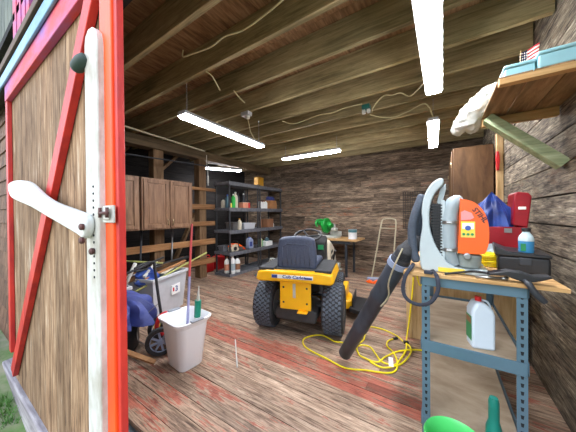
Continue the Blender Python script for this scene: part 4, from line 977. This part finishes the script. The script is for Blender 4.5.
stick('broom_handle', (-2.86,.95,.30), (-3.0,2.35,.68), .012, 'lightgreen', 'thin yellow green rod poking across the totes', 'rod')
t = thing('yellow_tipped_pole', 'yellow pole with a pale ball end above the totes', 'pole', (0,0,0))
MB().tube([(-3.25,1.18,.735),(-2.9,1.62,.66)], .01, 8).build('pole_shaft', 'lightgreen', t); MB().blob((-3.27,1.155,.74),(.035,.035,.035),.05,2,1,2,flatbase=False).build('ball_end', 'cream', t)
stick('black_pole', (-2.95,.85,.50), (-2.88,1.62,.735), .014, 'black', 'black pole leaning over the tote nearer the door', 'pole')
stick('white_pipe', (-3.06,1.22,.35), (-2.98,1.34,.70), .02, 'white', 'short white pipe standing in the totes', 'pipe')
# things standing behind, under the cabinets
for i, (y, m_) in enumerate(((1.32,'greymetal'),(1.75,'darkgrey'),(2.25,'greymetal'))):
    stick('long_tool_handle', (-3.80, y, 0), (-3.86, y+.08, 1.02), .014, m_, ('grey tool handle standing behind the totes, nearest the door', 'dark tool handle standing behind the totes, middle one', 'grey tool handle standing behind the totes, nearest the wall post')[i], 'tool handle')
# tarp over a black bin
o = thing('black_barrel', 'dark barrel standing under the blue tarp by the door edge', 'barrel', (-2.55, .93, 0))
MB().lathe([(.20,0),(.22,.03),(.23,.28),(.21,.33)], n=28).build('barrel_body', 'black', o); MB().lathe([(.235,.24),(.235,.26)], n=28).build('barrel_hoop', 'darkgrey', o)
o = MB().drape(.33,.25,.27,9,5,.35).build('blue_tarp', 'tarp', loc=(-2.56, 1.0, .27)); tag(o, 'crumpled blue tarp heaped over the dark barrel beside the door', 'tarp')
# push mower / tiller
tl = thing('garden_tiller', 'small red and black wheeled garden machine between tarp and bin', 'garden machine', (-2.22, 1.235, 0), math.radians(60))
tl.scale = (.82,)*3
def twheel(x, y, r, w, nm='wheel'):
    wh = MB().lathe([(r*.72,-w/2),(r*.94,-w/2),(r,-w*.3),(r,w*.3),(r*.94,w/2),(r*.72,w/2),(r*.72,-w/2)], (x,y,r), 30, cap=False, axis='y').build(nm, 'rubber', tl)
    mb = MB().lathe([(r*.66,-w*.2),(r*.74,-w*.42)], (x,y,r), 30, cap=False, axis='y').lathe([(.025,-w*.7),(.025,w*.5)], (x,y,r), 14, axis='y')
    for k in range(8):
        a = 2*PI*k/8+.2; mb.bar((x+.02*math.cos(a), y-w*.25, r+.02*math.sin(a)), (x+r*.73*math.cos(a), y-w*.25, r+r*.73*math.sin(a)), .022, .012, (0,1,0))
    mb.build('wheel_rim', 'bluegrey', wh); return wh
M['bluegrey2'] = M['bluegrey']
twheel(-.02, -.17, .152, .05); twheel(-.02, .19, .152, .05); twheel(.25, -.13, .10, .04); twheel(.25, .16, .10, .04)
MB().tube([(-.02,-.17,.14),(-.02,.19,.14)], .012, 8).build('axle', 'steel', tl)
MB().prism([(-.10,.13),(.30,.10),(.32,.15),(.28,.20),(-.02,.21),(-.12,.18)], -.09, .14).build('machine_deck', 'black', tl, bevel=.02, seg=3)
MB().lathe([(.13,.20),(.145,.215),(.145,.25),(.12,.265),(.05,.27)], (.17,.01,0), 28).build('engine_shroud', 'redcap', tl)
MB().lathe([(.10,.27),(.09,.31),(.04,.32)], (.17,.01,0), 24).build('starter_dome', 'darkgrey', tl)
MB().tube(spline([(.0,-.12,.20),(-.06,-.12,.28),(-.04,-.10,.38),(.03,-.08,.42),(.06,-.08,.36),(.02,-.1,.28)],5), .022, 10).build('red_guard', 'redcap', tl)
MB().blob((.26,.02,.34),(.06,.05,.04),.15,2,3,2).build('fuel_cap', 'redcap', tl)
MB().blob((-.02,.02,.27),(.07,.07,.06),.35,4,5,3).build('engine_block', 'darkgrey', tl)
MB().box((-.09,-.10,.23),(-.03,-.02,.30)).build('yellow_tag', 'label', tl, bevel=.01)
MB().tube(spline([(.0,-.02,.24),(-.05,.07,.60),(-.09,.15,.97)],4), .016, 10).build('handle_bar', 'black', tl)
MB().tube(spline([(-.09,.15,.97),(-.18,.12,.97),(-.28,.05,.93)],4), .014, 10).build('cross_handle', 'black', tl)
MB().tube(spline([(-.04,.06,.50),(-.22,.0,.35),(-.24,-.08,.18),(-.10,-.14,.10)],5), .005, 6).build('control_cable', 'greymetal', tl)

# white bin
wb = thing('waste_bin', 'white plastic waste bin holding sticks, standing on the plank floor', 'bin', (-1.82, 1.20, 0), math.radians(-4)); wb.scale = (1.1, 1.1, 1.05)
def rr(w, d, r, z, n=5):
    out = []
    for cx, cy, a0 in ((w/2-r,d/2-r,0),(-w/2+r,d/2-r,PI/2),(-w/2+r,-d/2+r,PI),(w/2-r,-d/2+r,3*PI/2)):
        for k in range(n): a = a0+PI/2*k/(n-1); out.append((cx+r*math.cos(a), cy+r*math.sin(a), z))
    return out
mb = MB(); H = .385
rings = [rr(.20,.17,.04,0), rr(.215,.185,.045,.01), rr(.285,.245,.055,H-.05), rr(.29,.25,.055,H-.045), rr(.325,.285,.06,H-.02), rr(.335,.295,.06,H), rr(.315,.275,.055,H+.004), rr(.27,.235,.05,H-.02), rr(.2,.17,.045,.012)]
VV = [[mb.bm.verts.new(p) for p in r] for r in rings]; F = []
for A, B in zip(VV, VV[1:]):
    for k in range(len(A)): F.append(mb.bm.faces.new((A[k], A[(k+1) % len(A)], B[(k+1) % len(A)], B[k])))
mb._tag(F, None, 0, True); mb._tag([mb.bm.faces.new(VV[0][::-1]), mb.bm.faces.new(VV[-1])]); mb.build('bin_body', 'bin', wb, sharp=60)
for s in (-1, 1): MB().box((s*.165-.016,-.05,H+.0),(s*.165+.016,.05,H+.014)).build('bin_handle', 'bincap', wb, bevel=.006)
o = MB().tube([(-1.84,1.22,.02),(-1.90,1.30,.70)], .011, 10, mi=1).tube([(-1.90,1.30,.701),(-1.94,1.36,1.17)], .010, 10, mi=0).build('painted_stick', ['stickred','stickblue']); tag(o, 'thin red and pale blue stick leaning in the white bin', 'stick')
ck = thing('caulk_tube', 'teal caulking tube with white nozzle standing in the white bin', 'caulk tube', (-1.735, 1.245, .21))
MB().tube([(0,0,0),(.03,.0,.33)], .026, 14).build('tube_body', 'tealtube', ck); MB().tube([(.0305,0,.331),(.036,0,.39),(.042,0,.45)], [.014,.009,.004], 10).build('tube_nozzle', 'white', ck)
MB().tube([(.0115,0,.12),(.017,0,.19)], .0268, 14).build('tube_label', 'labelw', ck)
# stick on the floor, leaning board
o = MB().tube([(-1.72,1.68,.007),(-1.40,1.385,.007)], .006, 8).build('white_stick', 'white'); tag(o, 'thin white stick lying on the planks beside the bin', 'stick')
o = MB().bar((-2.0,1.04,.03),(-2.50,.66,.30), .018, .04, (0,1,0), rv()).build('loose_board', 'rail', bevel=.002); tag(o, 'loose thin wooden board leaning beside the orange door edge', 'board')

# ------------------------------------------------------------------ world, sun, camera
w = bpy.data.worlds.new('World'); sc.world = w; w.use_nodes = True; nt = w.node_tree; bg = nt.nodes['Background']
tc_ = nt.nodes.new('ShaderNodeTexCoord'); sep = nt.nodes.new('ShaderNodeSeparateXYZ'); nt.links.new(tc_.outputs['Generated'], sep.inputs[0])
r = ramp(nt, [(.0, (.30,.30,.24,1)), (.49, (.42,.42,.36,1)), (.52, (.86,.92,1,1)), (1, (.45,.66,1,1))])
mr = nt.nodes.new('ShaderNodeMapRange'); mr.inputs[1].default_value = -1; mr.inputs[2].default_value = 1; nt.links.new(sep.outputs[2], mr.inputs[0]); nt.links.new(mr.outputs[0], r.inputs[0])
nt.links.new(r.outputs[0], bg.inputs['Color']); bg.inputs['Strength'].default_value = 2.0
s = bpy.data.lights.new('sun', 'SUN'); s.energy = 1.1; s.angle = math.radians(40); s.color = (1,.95,.88); so = bpy.data.objects.new('sun', s); COL.objects.link(so); so.rotation_euler = (math.radians(55), 0, math.radians(-20))

cam = bpy.data.cameras.new('camera'); co = bpy.data.objects.new('camera', cam); COL.objects.link(co); sc.camera = co
cam.sensor_width = 36; cam.lens = 236/576*36; cam.clip_start = .02
th, ro, pi_ = math.radians(32.8), math.radians(.5), math.radians(-.35)
fw = Vector((-math.sin(th)*math.cos(pi_), math.cos(th)*math.cos(pi_), math.sin(pi_))); r0 = Vector((math.cos(th), math.sin(th), 0)); u0 = r0.cross(fw)
rt = r0*math.cos(ro)-u0*math.sin(ro); upv = u0*math.cos(ro)+r0*math.sin(ro)
m4 = Matrix.Identity(4)
for i in range(3): m4[i][0] = rt[i]; m4[i][1] = upv[i]; m4[i][2] = -fw[i]
m4.translation = (0, 0, 1.25); co.matrix_world = m4

sc.view_settings.view_transform = 'Standard'; sc.view_settings.look = 'None'; sc.view_settings.exposure = 0.68; sc.view_settings.gamma = 1
sc.view_settings.use_curve_mapping = False
